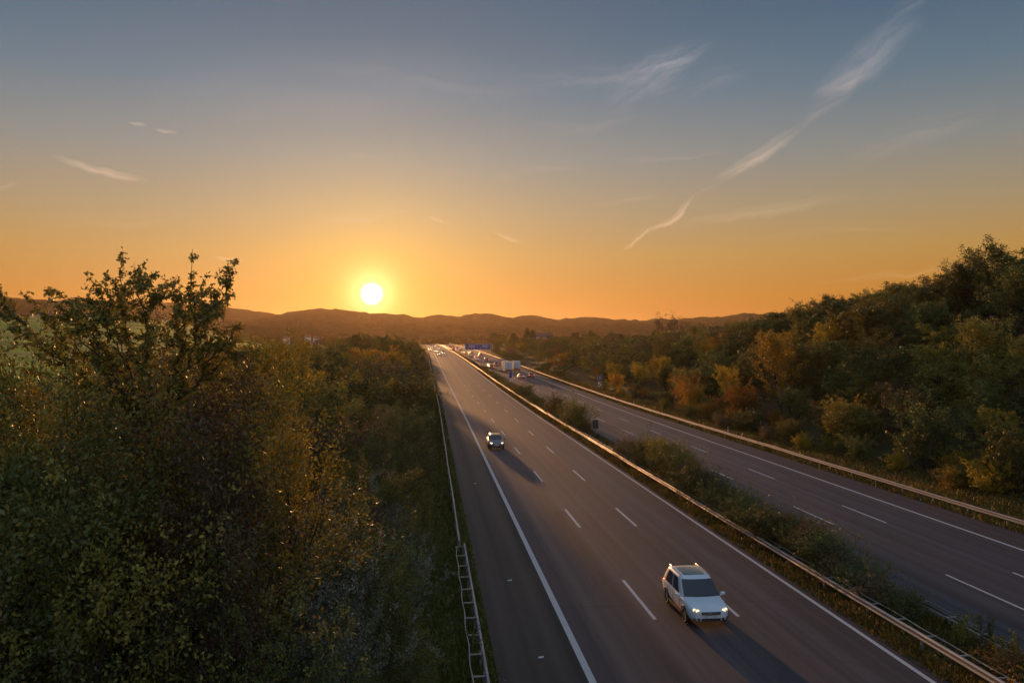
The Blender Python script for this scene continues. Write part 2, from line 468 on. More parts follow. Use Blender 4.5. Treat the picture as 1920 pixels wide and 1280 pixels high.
HAB = dict(
    round=dict(up=.3, low=.25, pow=.8, lean=.25, base=.15, elev=.35, limbs=24, subs=6, twigs=5, tl=1.0),
    dense=dict(up=.2, low=.35, pow=.9, lean=.3, base=.06, elev=.25, limbs=34, subs=6, twigs=5, tl=.9),
    upright=dict(up=.9, low=.2, pow=.75, lean=.22, base=.12, elev=.9, limbs=26, subs=6, twigs=5, tl=1.1),
    bush=dict(up=.6, low=.5, pow=1.0, lean=.55, base=.05, elev=.55, limbs=34, subs=5, twigs=5, tl=.8),
    cone=dict(up=.25, low=.9, pow=1.25, lean=.1, base=.08, elev=.15, limbs=40, subs=5, twigs=5, tl=.7),
    bare=dict(up=.5, low=.25, pow=.8, lean=.3, base=.25, elev=.7, limbs=22, subs=7, twigs=3, tl=1.),
)
PROTO = {}
def proto(key, seed, h, r, stems, habit, lpt, lsize, width=.55):
    hb = HAB[habit]; br, tw = skeleton(seed, h, r, stems, hb)
    rng = np.random.default_rng(seed)
    P = np.array([t[0][:] for t in tw]); D = np.array([t[1][:] for t in tw]); LN = np.array([t[2] for t in tw])
    n = len(tw)
    idx = np.repeat(np.arange(n), lpt); u = rng.random(len(idx))[:, None]
    pts = P[idx] + D[idx] * (LN[idx][:, None] * u) + rng.normal(size=(len(idx), 3)) * .09 * h / 8
    cm = leaves_mesh(key + '_crown', pts, D[idx], np.full(len(idx), lsize), rng, L['dark'], width)
    wm = wood_mesh(key + '_wood', br, BARK)
    PROTO[key] = (cm, wm, h)

# near trees carry leaf sized faces, far ones larger sprays
proto('near_round', 11, 9.5, 3.3, 2, 'round', 21, .095)
proto('near_dense', 12, 9.0, 3.2, 3, 'dense', 16, .09)
proto('near_up', 13, 10., 2.8, 3, 'upright', 20, .10, .42)
proto('near_bush', 14, 5.0, 2.6, 5, 'bush', 16, .085)
proto('mid_round', 21, 9.5, 3.5, 2, 'round', 11, .20)
proto('mid_dense', 22, 9.0, 3.3, 3, 'dense', 8, .20)
proto('mid_up', 23, 10., 2.9, 3, 'upright', 10, .19, .45)
proto('mid_bush', 24, 4.5, 2.8, 5, 'bush', 8, .17)
proto('mid_cone', 25, 10., 2.6, 1, 'cone', 8, .2, .4)
proto('far_round', 31, 11., 4.5, 1, 'dense', 4, .42, .7)
proto('far_cone', 32, 13., 3.0, 1, 'cone', 4, .40, .6)
proto('low_bush', 33, 1.7, 1.35, 6, 'bush', 7, .075)
proto('low_reed', 34, 2.0, 1.1, 9, 'upright', 8, .11, .22)
proto('bare', 35, 14., 5.5, 4, 'bare', 15, .19, .4)

WOODS = []
def wood_add(key, xp, y, h, w, seed):
    """collect a crown (with its stem) for the single far-off wood mesh"""
    R = random.Random(seed); me, wm, h0 = PROTO[key]; s = h / h0
    n = len(me.vertices); co = np.empty(n * 3, np.float32); me.vertices.foreach_get('co', co); co = co.reshape(-1, 4, 3)
    k = max(1, len(co) // 2600); co = co[R.randrange(k)::k]
    ctr = co[:, :1]; co = ctr + (co - ctr) * (k ** .5)
    a = R.uniform(0, 2 * pi); ca, sa = cos(a), sin(a)
    out = np.empty_like(co); out[..., 0] = (co[..., 0] * ca - co[..., 1] * sa) * w; out[..., 1] = (co[..., 0] * sa + co[..., 1] * ca) * w; out[..., 2] = co[..., 2] * s
    p = GP(xp, y, -.15); out += np.array(p, np.float32)
    WOODS.append((out, leafmi.index(LEAF_NOW[0])))
LEAF_NOW = ['dark']; leafmi = ['dark', 'olive', 'brown', 'ochre', 'rust']
def far_tree(key, xp, y, h, w, leaf, seed):
    LEAF_NOW[0] = leaf; wood_add(key, xp, y, h, w if w else h / PROTO[key][2], seed)
def wood_build():
    V = np.concatenate([a for a, _ in WOODS]); mi = np.concatenate([np.full(len(a), m, np.int32) for a, m in WOODS]); N = len(V)
    me = bpy.data.meshes.new('distant_wood'); me.vertices.add(N * 4); me.vertices.foreach_set('co', V.reshape(-1))
    me.loops.add(N * 4); me.loops.foreach_set('vertex_index', np.arange(N * 4, dtype=np.int32)); me.polygons.add(N)
    me.polygons.foreach_set('loop_start', np.arange(0, N * 4, 4, dtype=np.int32)); me.polygons.foreach_set('loop_total', np.full(N, 4, np.int32))
    for k in leafmi: me.materials.append(L[k])
    me.polygons.foreach_set('material_index', mi); me.update()
    o = link(bpy.data.objects.new('distant_wood', me)); tag(o, 'far-off hazy woods and tree rows beyond the banks and across the valley', 'wood', kind='stuff')
    print('wood leaves', N)

tree_count = 0
def tree(key, xp, y, h, width=None, leaf='dark', label='', cat='tree', name='tree', group=None, dz=-.15, seed=None, simplewood=False):
    global tree_count
    tree_count += 1
    R = random.Random(seed if seed is not None else tree_count * 7 + 1)
    cm, wm, h0 = PROTO[key]
    s = h / h0; w = s if width is None else width
    root = empty(name, GP(xp, y, dz), R.uniform(0, 2 * pi), (w * R.uniform(.92, 1.08), w * R.uniform(.92, 1.08), s))
    tag(root, label, cat, group)
    isb = cat == 'shrub'
    c_ = link(bpy.data.objects.new('crown' if not isb else 'foliage', cm), root)
    c_.material_slots[0].link = 'OBJECT'; c_.material_slots[0].material = L[leaf]
    link(bpy.data.objects.new('trunk' if not isb else 'stems', wm), root)
    return root

R0 = random.Random(77)
CN = dict(dark='dark green', olive='olive green', ochre='ochre yellow', rust='rust orange', grey='silvery grey green', brown='purplish brown', yellow='yellow green')
# ---- left thicket.  tops kept just under the camera's height so the skyline stays at the horizon
def x_lo(xp, y): return xp / y < -.36 and y < 80
def left_height(y, xp):
    # crown-top altitude wanted (m above road datum)
    if x_lo(xp, y): top = 9.0
    elif y < 30: top = 9.6 + 1.2 * sin(xp * 1.3 + y) - .12 * max(0, -xp - 14)
    elif y < 60: top = 10.4
    elif y < 120: top = 11.6
    else: top = 12.3
    return top
pts = []
def scatter(x0, x1, y0, y1, dmin, n, rng, extra=lambda x, y: True):
    out = []
    for _ in range(n * 30):
        x = rng.uniform(x0, x1); y = rng.uniform(y0, y1)
        if not extra(x, y): continue
        if all((x - a) ** 2 + (y - b_) ** 2 > dmin * dmin for a, b_ in pts):
            pts.append((x, y)); out.append((x, y))
        if len(out) >= n: break
    return out
vis = lambda x, y: x / max(y, 1) > -.75
for (x, y) in scatter(-26, -3.4, 9.5, 30, 2.9, 52, R0, vis):
    e = smooth((-x - 2.5) / 7)
    top = left_height(y, x) * (.52 + .48 * e) * R0.uniform(.86, 1.03)
    gz = ground_z(x, y)
    key = R0.choice(['near_round', 'near_dense', 'near_dense', 'near_up', 'near_round'])
    h = max(3.6, top - gz)
    if h < 5.5: key = 'near_bush'
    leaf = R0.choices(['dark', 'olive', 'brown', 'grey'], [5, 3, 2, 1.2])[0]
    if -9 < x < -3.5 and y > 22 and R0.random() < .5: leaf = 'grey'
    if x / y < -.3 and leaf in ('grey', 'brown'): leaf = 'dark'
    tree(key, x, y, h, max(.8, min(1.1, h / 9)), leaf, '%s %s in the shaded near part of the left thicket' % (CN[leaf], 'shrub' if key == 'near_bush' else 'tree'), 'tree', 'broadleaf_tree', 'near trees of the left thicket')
for (x, y) in scatter(-36, -3.6, 30, 75, 4.1, 62, R0, vis):
    e = smooth((-x - 2.5) / 8)
    top = left_height(y, x) * (.6 + .4 * e) * R0.uniform(.88, 1.04)
    h = max(3.5, top - ground_z(x, y))
    key = R0.choice(['near_round', 'mid_dense', 'mid_round', 'mid_up', 'near_dense'])
    leaf = R0.choices(['dark', 'olive', 'brown', 'ochre', 'grey', 'yellow'], [3, 4, 1.4, 2.0, .8, .9])[0]  # autumn mix; extra ochre leaves paint in the warm glow of the sun
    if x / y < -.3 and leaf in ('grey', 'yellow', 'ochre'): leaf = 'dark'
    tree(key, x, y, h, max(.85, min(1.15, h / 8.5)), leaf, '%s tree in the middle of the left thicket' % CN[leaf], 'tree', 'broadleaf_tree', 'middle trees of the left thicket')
for (x, y) in scatter(-40, -4., 75, 200, 6.2, 44, R0, lambda x, y: x / y > -.42):
    e = smooth((-x - 2.5) / 8)
    top = left_height(y, x) * (.72 + .28 * e) * R0.uniform(.9, 1.03)
    h = max(3.5, top - ground_z(x, y))
    key = R0.choice(['mid_round', 'mid_dense', 'mid_up', 'mid_cone'])
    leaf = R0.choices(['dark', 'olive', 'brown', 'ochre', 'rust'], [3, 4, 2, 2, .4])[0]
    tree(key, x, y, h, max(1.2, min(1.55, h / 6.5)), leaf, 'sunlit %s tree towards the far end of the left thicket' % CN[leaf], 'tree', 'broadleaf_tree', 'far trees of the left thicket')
for (x, y) in scatter(-3.9, -1.1, 19, 200, 2.1, 84, R0, lambda x, y: R0.random() < 45 / y):
    k = 'near_bush' if y < 70 else 'mid_bush'; t = smooth((-x - .9) / 2.6); h = (2.0 + 3.0 * t) * R0.uniform(.8, 1.2)
    lf = R0.choices(['dark', 'olive', 'grey', 'brown'], [4, 3, 2.5 if y < 40 else .5, 1.5])[0]
    tree(k, x, y, h, max(.62, h / 5.2), lf, '%s bush at the grassy foot of the left thicket' % CN[lf], 'shrub', 'roadside_bush', 'bushes along the grassy foot of the left thicket')
# dark round tree that closes the thicket beside the lanes
for i, (x, y, h, w) in enumerate(((-5.5, 226, 13.0, 1.35), (-12, 236, 13.6, 1.4), (-3.5, 262, 10, 1.), (-19, 246, 12.5, 1.3))):
    tree('mid_dense', x, y, h - 0.6, w, 'dark', ['tall dark round tree at the far end of the left thicket beside the lanes', 'dark dome shaped tree left of the last tree beside the lanes', 'small dark tree just past the thicket where the lanes begin to fade', 'dark crown at the left of the dark dome at the thicket end'][i], 'tree', 'broadleaf_tree')
for (x, y) in scatter(-60, -5, 270, 560, 9, 34, R0, lambda x, y: x / y > -.3):
    leaf = R0.choice(['dark', 'brown', 'olive'])
    far_tree('far_round', x, y, R0.uniform(6.5, 8.5), .8, leaf, int(x * 10))

# ---- the open-crowned tree that stands above the left thicket
def px(x, y, Y):
    """point at depth Y along the road that the picture shows at (x, y)"""
    return Vector(((x - 806) / 1498 * Y, Y, CAM_H + (644 - y) / 1498 * Y))
def open_tree():
    R = random.Random(5); Y = 18.5
    base = Vector((-6.2, Y, 0)); base.z = ground_z(base.x, Y) - .1
    root = empty('open_crowned_tree', base)
    tag(root, 'tall loose tree with black leafy shoots rising against the orange sky above the left thicket', 'tree')
    br = []; lp = []; ld = []
    fork = px(308, 800, Y)
    trunk = [base, base.lerp(fork, .35) + Vector((.15, .1, 0)), base.lerp(fork, .7) + Vector((-.1, 0, 0)), fork]
    br.append((trunk, [.14, .12, .10, .08], 0))
    def limb(a, b_, r0, r1, n=10, wig=.05, sag=0.0):
        ps = []
        off = Vector((R.gauss(0, .12), R.gauss(0, .12), 0))
        for i in range(n + 1):
            t = i / n; ps.append(a.lerp(b_, t) + off * sin(pi * t) + Vector((0, 0, -sag * sin(pi * t))) + Vector((R.gauss(0, wig), R.gauss(0, wig), R.gauss(0, wig * .6))) * (0 if i in (0, n) else 1))
        br.append((ps, [r0 + (r1 - r0) * i / n for i in range(n + 1)], 1)); return ps
    def at_(ps, t):
        f = t * (len(ps) - 1); i = min(int(f), len(ps) - 2); return ps[i].lerp(ps[i + 1], f - i), (ps[i + 1] - ps[i]).normalized()
    def leafy(ps, t0=.3, dens=1.0):
        L_ = sum((ps[i + 1] - ps[i]).length for i in range(len(ps) - 1))
        for k in range(int(L_ * 11 * dens)):
            t = t0 + (1 - t0) * R.random(); p, dd = at_(ps, t)
            sd = (dd * .8 + Vector((R.gauss(0, .7), R.gauss(0, .7), R.gauss(0, .5)))).normalized(); ln = R.uniform(.08, .36) * (1.2 - .7 * t)
            br.append(([p, p + sd * ln * .5, p + sd * ln + Vector((0, 0, -.02))], [.007, .005, .003], 2))
            for m in range(int(10 * ln / .2) + 3):
                q = p + sd * ln * R.random(); lp.append(q[:]); ld.append((sd * .5)[:])
    main = []
    for (mx, my, dy) in ((262, 585, .5), (306, 575, -.4), (352, 590, .8), (396, 600, -.6), (205, 625, -.9), (140, 655, .4), (430, 640, .3)):
        main.append(limb(fork, px(mx, my, Y + dy), .052, .017, 12, .05, -.0))
    tips = [(0, .78, 258, 478), (0, .98, 272, 520), (0, .9, 236, 522), (0, .6, 190, 517), (1, .95, 298, 498), (1, .8, 285, 520), (1, .9, 326, 540), (2, .75, 378, 473), (2, .95, 350, 525), (2, .85, 405, 520), (3, .8, 448, 492),
            (3, .95, 425, 508), (3, .9, 448, 556), (3, .7, 420, 570), (4, .8, 131, 545), (4, .9, 175, 570), (4, .98, 215, 570), (5, .85, 44, 548), (5, .95, 80, 556), (5, .9, 40, 590), (5, .7, 95, 620), (6, .8, 462, 610), (6, .9, 475, 660), (6, .6, 450, 640),
            (0, .5, 225, 580), (1, .55, 300, 590), (2, .5, 345, 580), (3, .5, 410, 610), (4, .6, 160, 610), (1, .5, 270, 640), (2, .45, 370, 630), (4, .5, 205, 660), (6, .5, 420, 690), (5, .5, 90, 690)]
    for mi_, t, tx, ty in tips:
        p0, dd = at_(main[mi_], t)
        tip = px(tx, ty, p0.y + R.uniform(-.7, .7))
        ps = limb(p0, tip, .020, .004, 9, .045, R.uniform(-.02, .10))
        leafy(ps, .18, 1.05)
        for q in range(2):
            p1, d1 = at_(ps, R.uniform(.15, .6)); d2 = (d1 + Vector((R.gauss(0, .7), R.gauss(0, .5), R.gauss(0, .4)))).normalized()
            leafy(limb(p1, p1 + d2 * R.uniform(.3, .75), .009, .003, 5, .02), .1, 1.2)
    for ps in main: leafy(ps, .12, 1.9)
    br = [([p - base for p in pts_], rr, lv) for pts_, rr, lv in br]
    wm = wood_mesh('open_tree_wood', br, BARK)
    link(bpy.data.objects.new('trunk', wm), root)
    rng = np.random.default_rng(3)
    lp = np.array(lp) - np.array(base[:]); ld = np.array(ld)
    lp = lp + rng.normal(size=lp.shape) * .02
    link(bpy.data.objects.new('crown', leaves_mesh('open_tree_crown', lp, ld, np.full(len(lp), .082), rng, L['olive'], .6, droop=.7)), root)
open_tree()
# its lower neighbours
for i, (x, y, top, k, lf, lb) in enumerate((
        (-8.0, 19.5, 12.1, 'near_up', 'olive', 'olive tree right behind the trunk of the loose black tree'),
        (-5.3, 20.5, 11.9, 'near_round', 'olive', 'leafy tree at the right foot of the loose black tree'),
        (-10.5, 18.5, 11.3, 'near_round', 'dark', 'dark tree at the left foot of the loose black tree'),
        (-11.8, 20.5, 11.3, 'near_dense', 'dark', 'bushy tree at the left frame edge in front of the green field'),
        (-5.0, 24.5, 11.6, 'near_up', 'yellow', 'tree with backlit yellow leaves beside the loose black tree'),
        (-9.2, 25, 11.9, 'near_dense', 'brown', 'brownish tree behind the loose black tree'), (-6.3, 16.3, 11.4, 'near_dense', 'olive', 'dense olive tree in front of the trunk of the loose black tree'), (-7.6, 17.0, 11.2, 'near_round', 'dark', 'dark tree in front and left of the loose black trunk'), (-4.9, 17.6, 11.3, 'near_up', 'brown', 'brownish tree in front and right of the loose black trunk'))):
    gz = ground_z(x, y)
    tree(k, x, y, top - gz, .95, lf, lb, 'tree', 'broadleaf_tree')

# ---- right wooded bank
pts = []
def right_top(y, xp):
    # extra height of the crowns by place, so that the skyline climbs to the right
    return interp(y, [(40, 7.5), (90, 7.5), (140, 7.0), (200, 5.8), (235, 5.5), (300, 5.8), (600, 7)])
for (x, y) in scatter(46, 63, 34, 235, 4.6, 92, R0, lambda x, y: x / y < .98 and not (x < 56 and 104 < y < 140) and not (x < 49 and y > 100)):
    t = smooth((x - 43) / 12); h = right_top(y, x) * (.45 + .5 * t) * R0.uniform(.8, 1.15)
    leaf = R0.choices(['dark', 'olive', 'brown', 'ochre', 'yellow'], [5, 4, .4, .3 + (y > 100) * 1.6, .9])[0]  # autumn mix; farther ochre raised, leaf colour standing in for sunlit crown sides
    key = 'mid_bush' if h < 4.6 else R0.choice(['mid_round', 'mid_dense', 'mid_up', 'mid_round'])
    tree(key, x, y, h, max(.85, h / 6.8) if key != 'mid_bush' else h / 3.8, leaf, '%s %s on the lower slope of the right bank' % (CN[leaf], 'bush' if key == 'mid_bush' else 'tree'), 'tree', 'broadleaf_tree', 'trees on the lower slope of the right bank')
for (x, y) in scatter(62, 84, 66, 190, 4.7, 88, R0, lambda x, y: x / y < .90):
    h = right_top(y, x) * R0.uniform(.85, 1.15)
    leaf = R0.choices(['dark', 'olive', 'brown', 'ochre'], [8, 3, .5, .15])[0]
    key = R0.choice(['mid_round', 'mid_dense', 'mid_dense', 'mid_up', 'mid_cone'])
    tree(key, x, y, h, max(1.15, h / 6), leaf, '%s tree on the upper slope of the right bank' % CN[leaf], 'tree', 'broadleaf_tree', 'trees on the upper slope of the right bank')
for (x, y) in scatter(42, 110, 235, 620, 7.5, 120, R0, lambda x, y: x / y < .36):
    h = right_top(y, x) * R0.uniform(.75, 1.12) * (.6 if x < 48 else 1)
    leaf = R0.choices(['dark', 'olive', 'brown', 'ochre', 'rust'], [5, 4, 1, .7, .1])[0]
    far_tree(R0.choice(['mid_round', 'mid_dense', 'mid_up', 'far_round']), x, y, h, max(1.0, h / 7.), leaf, int(x * 10))
for (x, y) in scatter(62, 100, 190, 330, 4.8, 110, R0, lambda x, y: x / y < .52):
    far_tree(R0.choice(['mid_round', 'mid_dense', 'mid_up']), x, y, right_top(y, x) * R0.uniform(.8, 1.15), 1.15, R0.choice(['dark', 'olive', 'brown']), int(x * 10))
for (x, y) in scatter(42.2, 46.5, 42, 200, 2.4, 34, R0, lambda x, y: R0.random() < 70 / y):
    h = R0.uniform(1.3, 2.6) * (.7 + .3 * smooth((x - 42) / 3)); lf = R0.choices(['dark', 'olive', 'ochre', 'rust', 'brown'], [4, 4, 1.4, .9, 1])[0]
    tree('mid_bush', x, y, h, h / 3.6, lf, '%s low bush at the foot of the right bank behind the guard rail' % CN[lf], 'shrub', 'bank_bush', 'low bushes at the foot of the right bank')
SPECIAL = [
    (50.5, 110, 10.8, 'mid_up', 'ochre', 'tall glowing golden tree on the right bank, brightest of them'),
    (48.5, 126, 6.5, 'mid_up', 'ochre', 'slim golden tree left of the tall glowing golden one'),
    (46., 113, 4.2, 'mid_bush', 'rust', 'orange bush above the far guard rail, below the tall golden tree'),
    (45.5, 134, 3.8, 'mid_bush', 'rust', 'rust red bush above the guard rail, left of the slim golden tree'),
    (46.8, 141, 4.6, 'mid_bush', 'rust', 'second orange bush at the rust red one, further along'),
    (45.6, 122, 2.6, 'mid_bush', 'rust', 'low orange bush on bare soil between the rust red and the orange bush'),
    (46.8, 85, 3.6, 'mid_bush', 'ochre', 'bush with bright yellow sprays at the foot of the dark right trees'),
    (43.5, 63, 1.3, 'low_bush', 'ochre', 'little yellow bush beside the guard rail at the right frame edge'),
    (49, 154, 5.5, 'mid_up', 'ochre', 'yellow tipped tree between the slopes at mid distance'),
    (50, 168, 7, 'mid_up', 'ochre', 'bronze tree further along the right bank'),
    (55, 185, 9, 'mid_up', 'olive', 'tall bronze green tree below the bare crown'),
    (45.5, 190, 3.2, 'mid_bush', 'rust', 'orange bush behind the blue square sign'),
    (52.5, 107, 8, 'mid_up', 'olive', 'olive tree leaning against the tall glowing golden one on its right'),
    (53, 122, 8, 'mid_round', 'dark', 'dark tree directly behind the tall glowing golden one'),
    (53.5, 131, 8, 'mid_dense', 'dark', 'dark tree behind the slim golden one'),
    (76, 104, 10.5, 'mid_round', 'dark', 'tree with an open rounded head topping the bank at the right frame edge'),
    (80, 98, 8.5, 'mid_round', 'dark', 'smaller head right of the topmost tree at the right frame edge'),
]
for x, y, h, k, lf, lb in SPECIAL:
    tree(k, x, y, h, (h / 4.3 if k == 'mid_bush' else (1. if k == 'low_bush' else max(.6, h / 9))), lf, lb, 'shrub' if 'bush' in k else 'tree', 'autumn_bush' if 'bush' in k else 'autumn_tree')
tree('bare', 81, 262, 10.6, 1.05, 'brown', 'big bare crowned tree standing above the right wood', 'tree', 'bare_tree')
tree('bare', 90, 262, 9., .9, 'brown', 'smaller bare crowned tree right of the big bare one', 'tree', 'bare_tree')

# ---- mid distance trees across the valley floor
pts = []
for (x, y) in scatter(-560, 420, 620, 1250, 26, 110, R0, lambda x, y: (x < -22 or x > 56) and -.42 < x / y < .36):
    key = R0.choice(['far_round', 'far_round', 'far_cone'])
    h = R0.uniform(8, 13) if x > -60 else R0.uniform(6, 10)
    far_tree(key, x, y, h, 1.3 * h / 11, R0.choice(['dark', 'brown', 'olive']), int(x * 10))
for i in range(46):
    y = R0.uniform(1290, 1420); x = -330 + i * 18 + R0.uniform(-6, 6)
    far_tree('far_round', x, y, R0.uniform(9, 14), 1.7, R0.choice(['dark', 'brown']), int(x * 10))
for i, (x, y, h) in enumerate(((70, 560, 15), (78, 566, 13), (64, 572, 12))):
    tree('far_cone', x, y, h, 1.15, 'dark', ['tallest dark conifer of the clump right of the blue gantry sign', 'middle conifer of the clump right of the blue gantry sign', 'leftmost conifer of the clump right of the blue gantry sign'][i], 'tree', 'conifer')

wood_build()
print('trees', tree_count)
# ---- median shrubs
pts = []
MG = 'shrubs of the central reservation'
def med(y, x, h, w, key, lf, lb=None):
    tree(key, x, y, h, w, lf, lb or '%s shrub in the central reservation' % CN[lf], 'shrub', 'shrub', None if lb else MG, dz=-.05)
med(131, 21.0, 2.6, 1.6, 'low_bush', 'olive', 'large rounded olive shrub left of the small dark panel on a post')
med(113, 21.0, 2.7, 1.7, 'low_bush', 'olive', 'broad green shrub right beside the small dark panel on a post')
med(122, 21.2, 1.6, 1.1, 'low_bush', 'brown', 'small brown shrub between the two big median shrubs')
med(173, 21.0, 2.2, 1.5, 'low_bush', 'dark', 'dark shrub beyond the large olive one')
med(72, 20.9, 2.3, 1.2, 'low_reed', 'yellow', 'tall yellow green reedy shrub, highest in the middle of the median')
med(69, 21.3, 2.5, 1.3, 'low_reed', 'olive', 'dense reedy shrub just before the tallest one in the median')
med(65, 21.0, 2.2, 1.3, 'low_reed', 'olive', 'reedy shrub right of the dense reedy one')
y = 40.0
while y < 300:
    if not (85 < y < 104):
        lf = R0.choices(['dark', 'olive', 'brown', 'yellow'], [4, 4, 1.5, 1.2])[0]
        k = 'low_bush' if R0.random() < .5 else 'low_reed'
        h = R0.uniform(1.1, 1.75) * (1.25 if 58 < y < 78 else (.75 if y > 100 else 1))
        med(y, R0.uniform(20.65, 21.3), h, R0.uniform(.95, 1.2), k, lf)
    y += R0.uniform(1.2, 2.0) if y < 100 else R0.uniform(3, 5)
for y in range(310, 640, 13):
    med(y + R0.uniform(-3, 3), 21, R0.uniform(.6, .95), 1.3, 'low_bush', R0.choice(['dark', 'brown']))
# weeds with yellow leaves at the lower right
def weed_proto(seed):
    R = random.Random(seed); br = []; lp = []; ld = []
    for s in range(9):
        a = R.uniform(0, 2 * pi); rr = R.uniform(0, .5); h = R.uniform(.9, 1.9)
        p = Vector((cos(a) * rr, sin(a) * rr, -.05)); d = Vector((R.gauss(0, .1), R.gauss(0, .1), 1)).normalized()
        ps = [p + d * h * k / 6 + Vector((R.gauss(0, .015), R.gauss(0, .015), 0)) for k in range(7)]
        br.append((ps, [.012 - .0014 * k for k in range(7)], 1))
        for k in range(95):
            t = .2 + .8 * k / 95; f = t * 6; i = min(int(f), 5); q = ps[i].lerp(ps[i + 1], f - i)
            az = R.uniform(0, 2 * pi); q = q + Vector((cos(az), sin(az), 0)) * .03
            lp.append(q[:]); ld.append((cos(az), sin(az), .6))
    rng = np.random.default_rng(seed); lp = np.array(lp); ld = np.array(ld)
    PROTO['weed%d' % seed] = (leaves_mesh('weed_leaves', lp, ld, np.full(len(lp), .10), rng, L['yellow'], .45, droop=0.), wood_mesh('weed_stems', br, STEM), 1.9)
for s in (1, 2): weed_proto(s)
WL = ['tall weed with upright yellow green shoots left of the others at the lower right', 'weed with two thick yellow shoots behind the median rail', 'weed with reddish buds near the lower right corner', 'weed standing at the lower right corner', 'yellow green weed nearest the lower right corner', 'weed by the second median rail near the right frame edge', 'bushy weed at the bottom right']
for i, (x, y, h, lf) in enumerate(((21.6, 30.6, 1.7, 'yellow'), (21.9, 29.2, 1.9, 'yellow'), (21.5, 27.6, 1.8, 'ochre'), (22.0, 27.0, 1.9, 'yellow'), (21.3, 26.3, 1.8, 'yellow'), (22.6, 28.3, 1.6, 'olive'), (21.0, 25.3, 1.5, 'ochre'))):
    o = tree('weed%d' % (1 + i % 2), x, y, h, None, lf, WL[i], 'shrub', 'weed', None, dz=0)
for i, (x, y, h, w, lf) in enumerate(((20.6, 24.4, 1.0, .9, 'rust'), (21.3, 25.6, .9, .8, 'brown'), (20.9, 27.2, .8, .8, 'rust'), (21.0, 33.5, .9, .8, 'dark'), (20.9, 35.2, 1.1, .9, 'brown'), (21.1, 37, 1.2, .9, 'dark'), (20.9, 38.6, 1.2, .9, 'brown'))):
    med(y, x, h, w, 'low_bush', lf, None)

# ---- grass and leaf litter
def grass(name, areas, seed, mat, hs=(.12, .35), label=None, w=.03):
    rng = np.random.default_rng(seed); P = []
    for (x0, x1, y0, y1, n) in areas:
        # density falls with distance
        u = rng.random(n); ys = y0 * (y1 / y0) ** u; xs = x0 + (x1 - x0) * rng.random(n)
        for x, y in zip(xs, ys): P.append(GP(float(x), float(y), -.01) + (float(y),))
    P = np.array(P); N = len(P); sc_ = 1 + P[:, 3] / 45.
    az = rng.random(N) * 2 * pi
    h = (hs[0] + (hs[1] - hs[0]) * rng.random(N) ** 1.5) * (1 + .25 * (sc_ - 1)); lean = rng.normal(size=(N, 2)) * .35
    a = np.stack([np.cos(az), np.sin(az), np.zeros(N)], 1) * (w * sc_)[:, None]
    tip = np.stack([lean[:, 0] * h, lean[:, 1] * h, h], 1)
    V = np.empty((N, 3, 3), np.float32); V[:, 0] = P[:, :3] - a; V[:, 1] = P[:, :3] + a; V[:, 2] = P[:, :3] + tip
    me = bpy.data.meshes.new(name); me.vertices.add(N * 3); me.vertices.foreach_set('co', V.reshape(-1))
    me.loops.add(N * 3); me.loops.foreach_set('vertex_index', np.arange(N * 3, dtype=np.int32))
    me.polygons.add(N); me.polygons.foreach_set('loop_start', np.arange(0, N * 3, 3, dtype=np.int32)); me.polygons.foreach_set('loop_total', np.full(N, 3, np.int32))
    me.materials.append(mat); me.update()
    o = link(bpy.data.objects.new(name, me)); tag(o, label, 'grass', kind='stuff')
GR = leaf_mat('grass_blades', (.04, .062, .014), (.08, .10, .024), (.16, .15, .04), trans=.3)
GR2 = leaf_mat('verge_herbs', (.05, .045, .014), (.09, .078, .02), (.20, .13, .03), trans=.3)
grass('grass', [(-5, 2.45, 14, 60, 60000), (-4, 2.4, 60, 230, 22000)], 1, GR, label='dark green grass on the verge between the left thicket and the guard rail')
grass('grass', [(18.7, 19.7, 20, 60, 9000), (18.7, 23.0, 22, 90, 26000), (18.7, 19.7, 60, 220, 7000), (19, 22.8, 90, 300, 9000)], 2, GR2, (.1, .32), label='brownish grass and herbs under the rails of the central reservation')
grass('grass', [(38.2, 44.5, 30, 110, 42000), (38.2, 44, 110, 300, 16000)], 3, GR2, (.1, .34), label='patchy grass along the foot of the right bank')
def litter_mesh():
    rng = np.random.default_rng(9); P = []
    for (x0, x1, y0, y1, n) in [(18.75, 19.6, 22, 130, 2600), (39.2, 46, 45, 170, 4200), (2.2, 2.75, 20, 80, 900), (20, 23, 23, 45, 1500)]:
        u = rng.random(n); ys = y0 * (y1 / y0) ** u; xs = x0 + (x1 - x0) * rng.random(n)
        for x, y in zip(xs, ys): P.append(GP(float(x), float(y), .08))
    P = np.array(P); P = P + rng.normal(size=P.shape) * .04
    D = rng.normal(size=P.shape) * .5
    me = leaves_mesh('fallen_leaves', P, D, np.full(len(P), .10), rng, L['ochre'], .7, droop=0)
    o = link(bpy.data.objects.new('fallen_leaves', me)); tag(o, 'yellow and orange fallen leaves strewn along the road edges', 'leaves', kind='stuff')
litter_mesh()

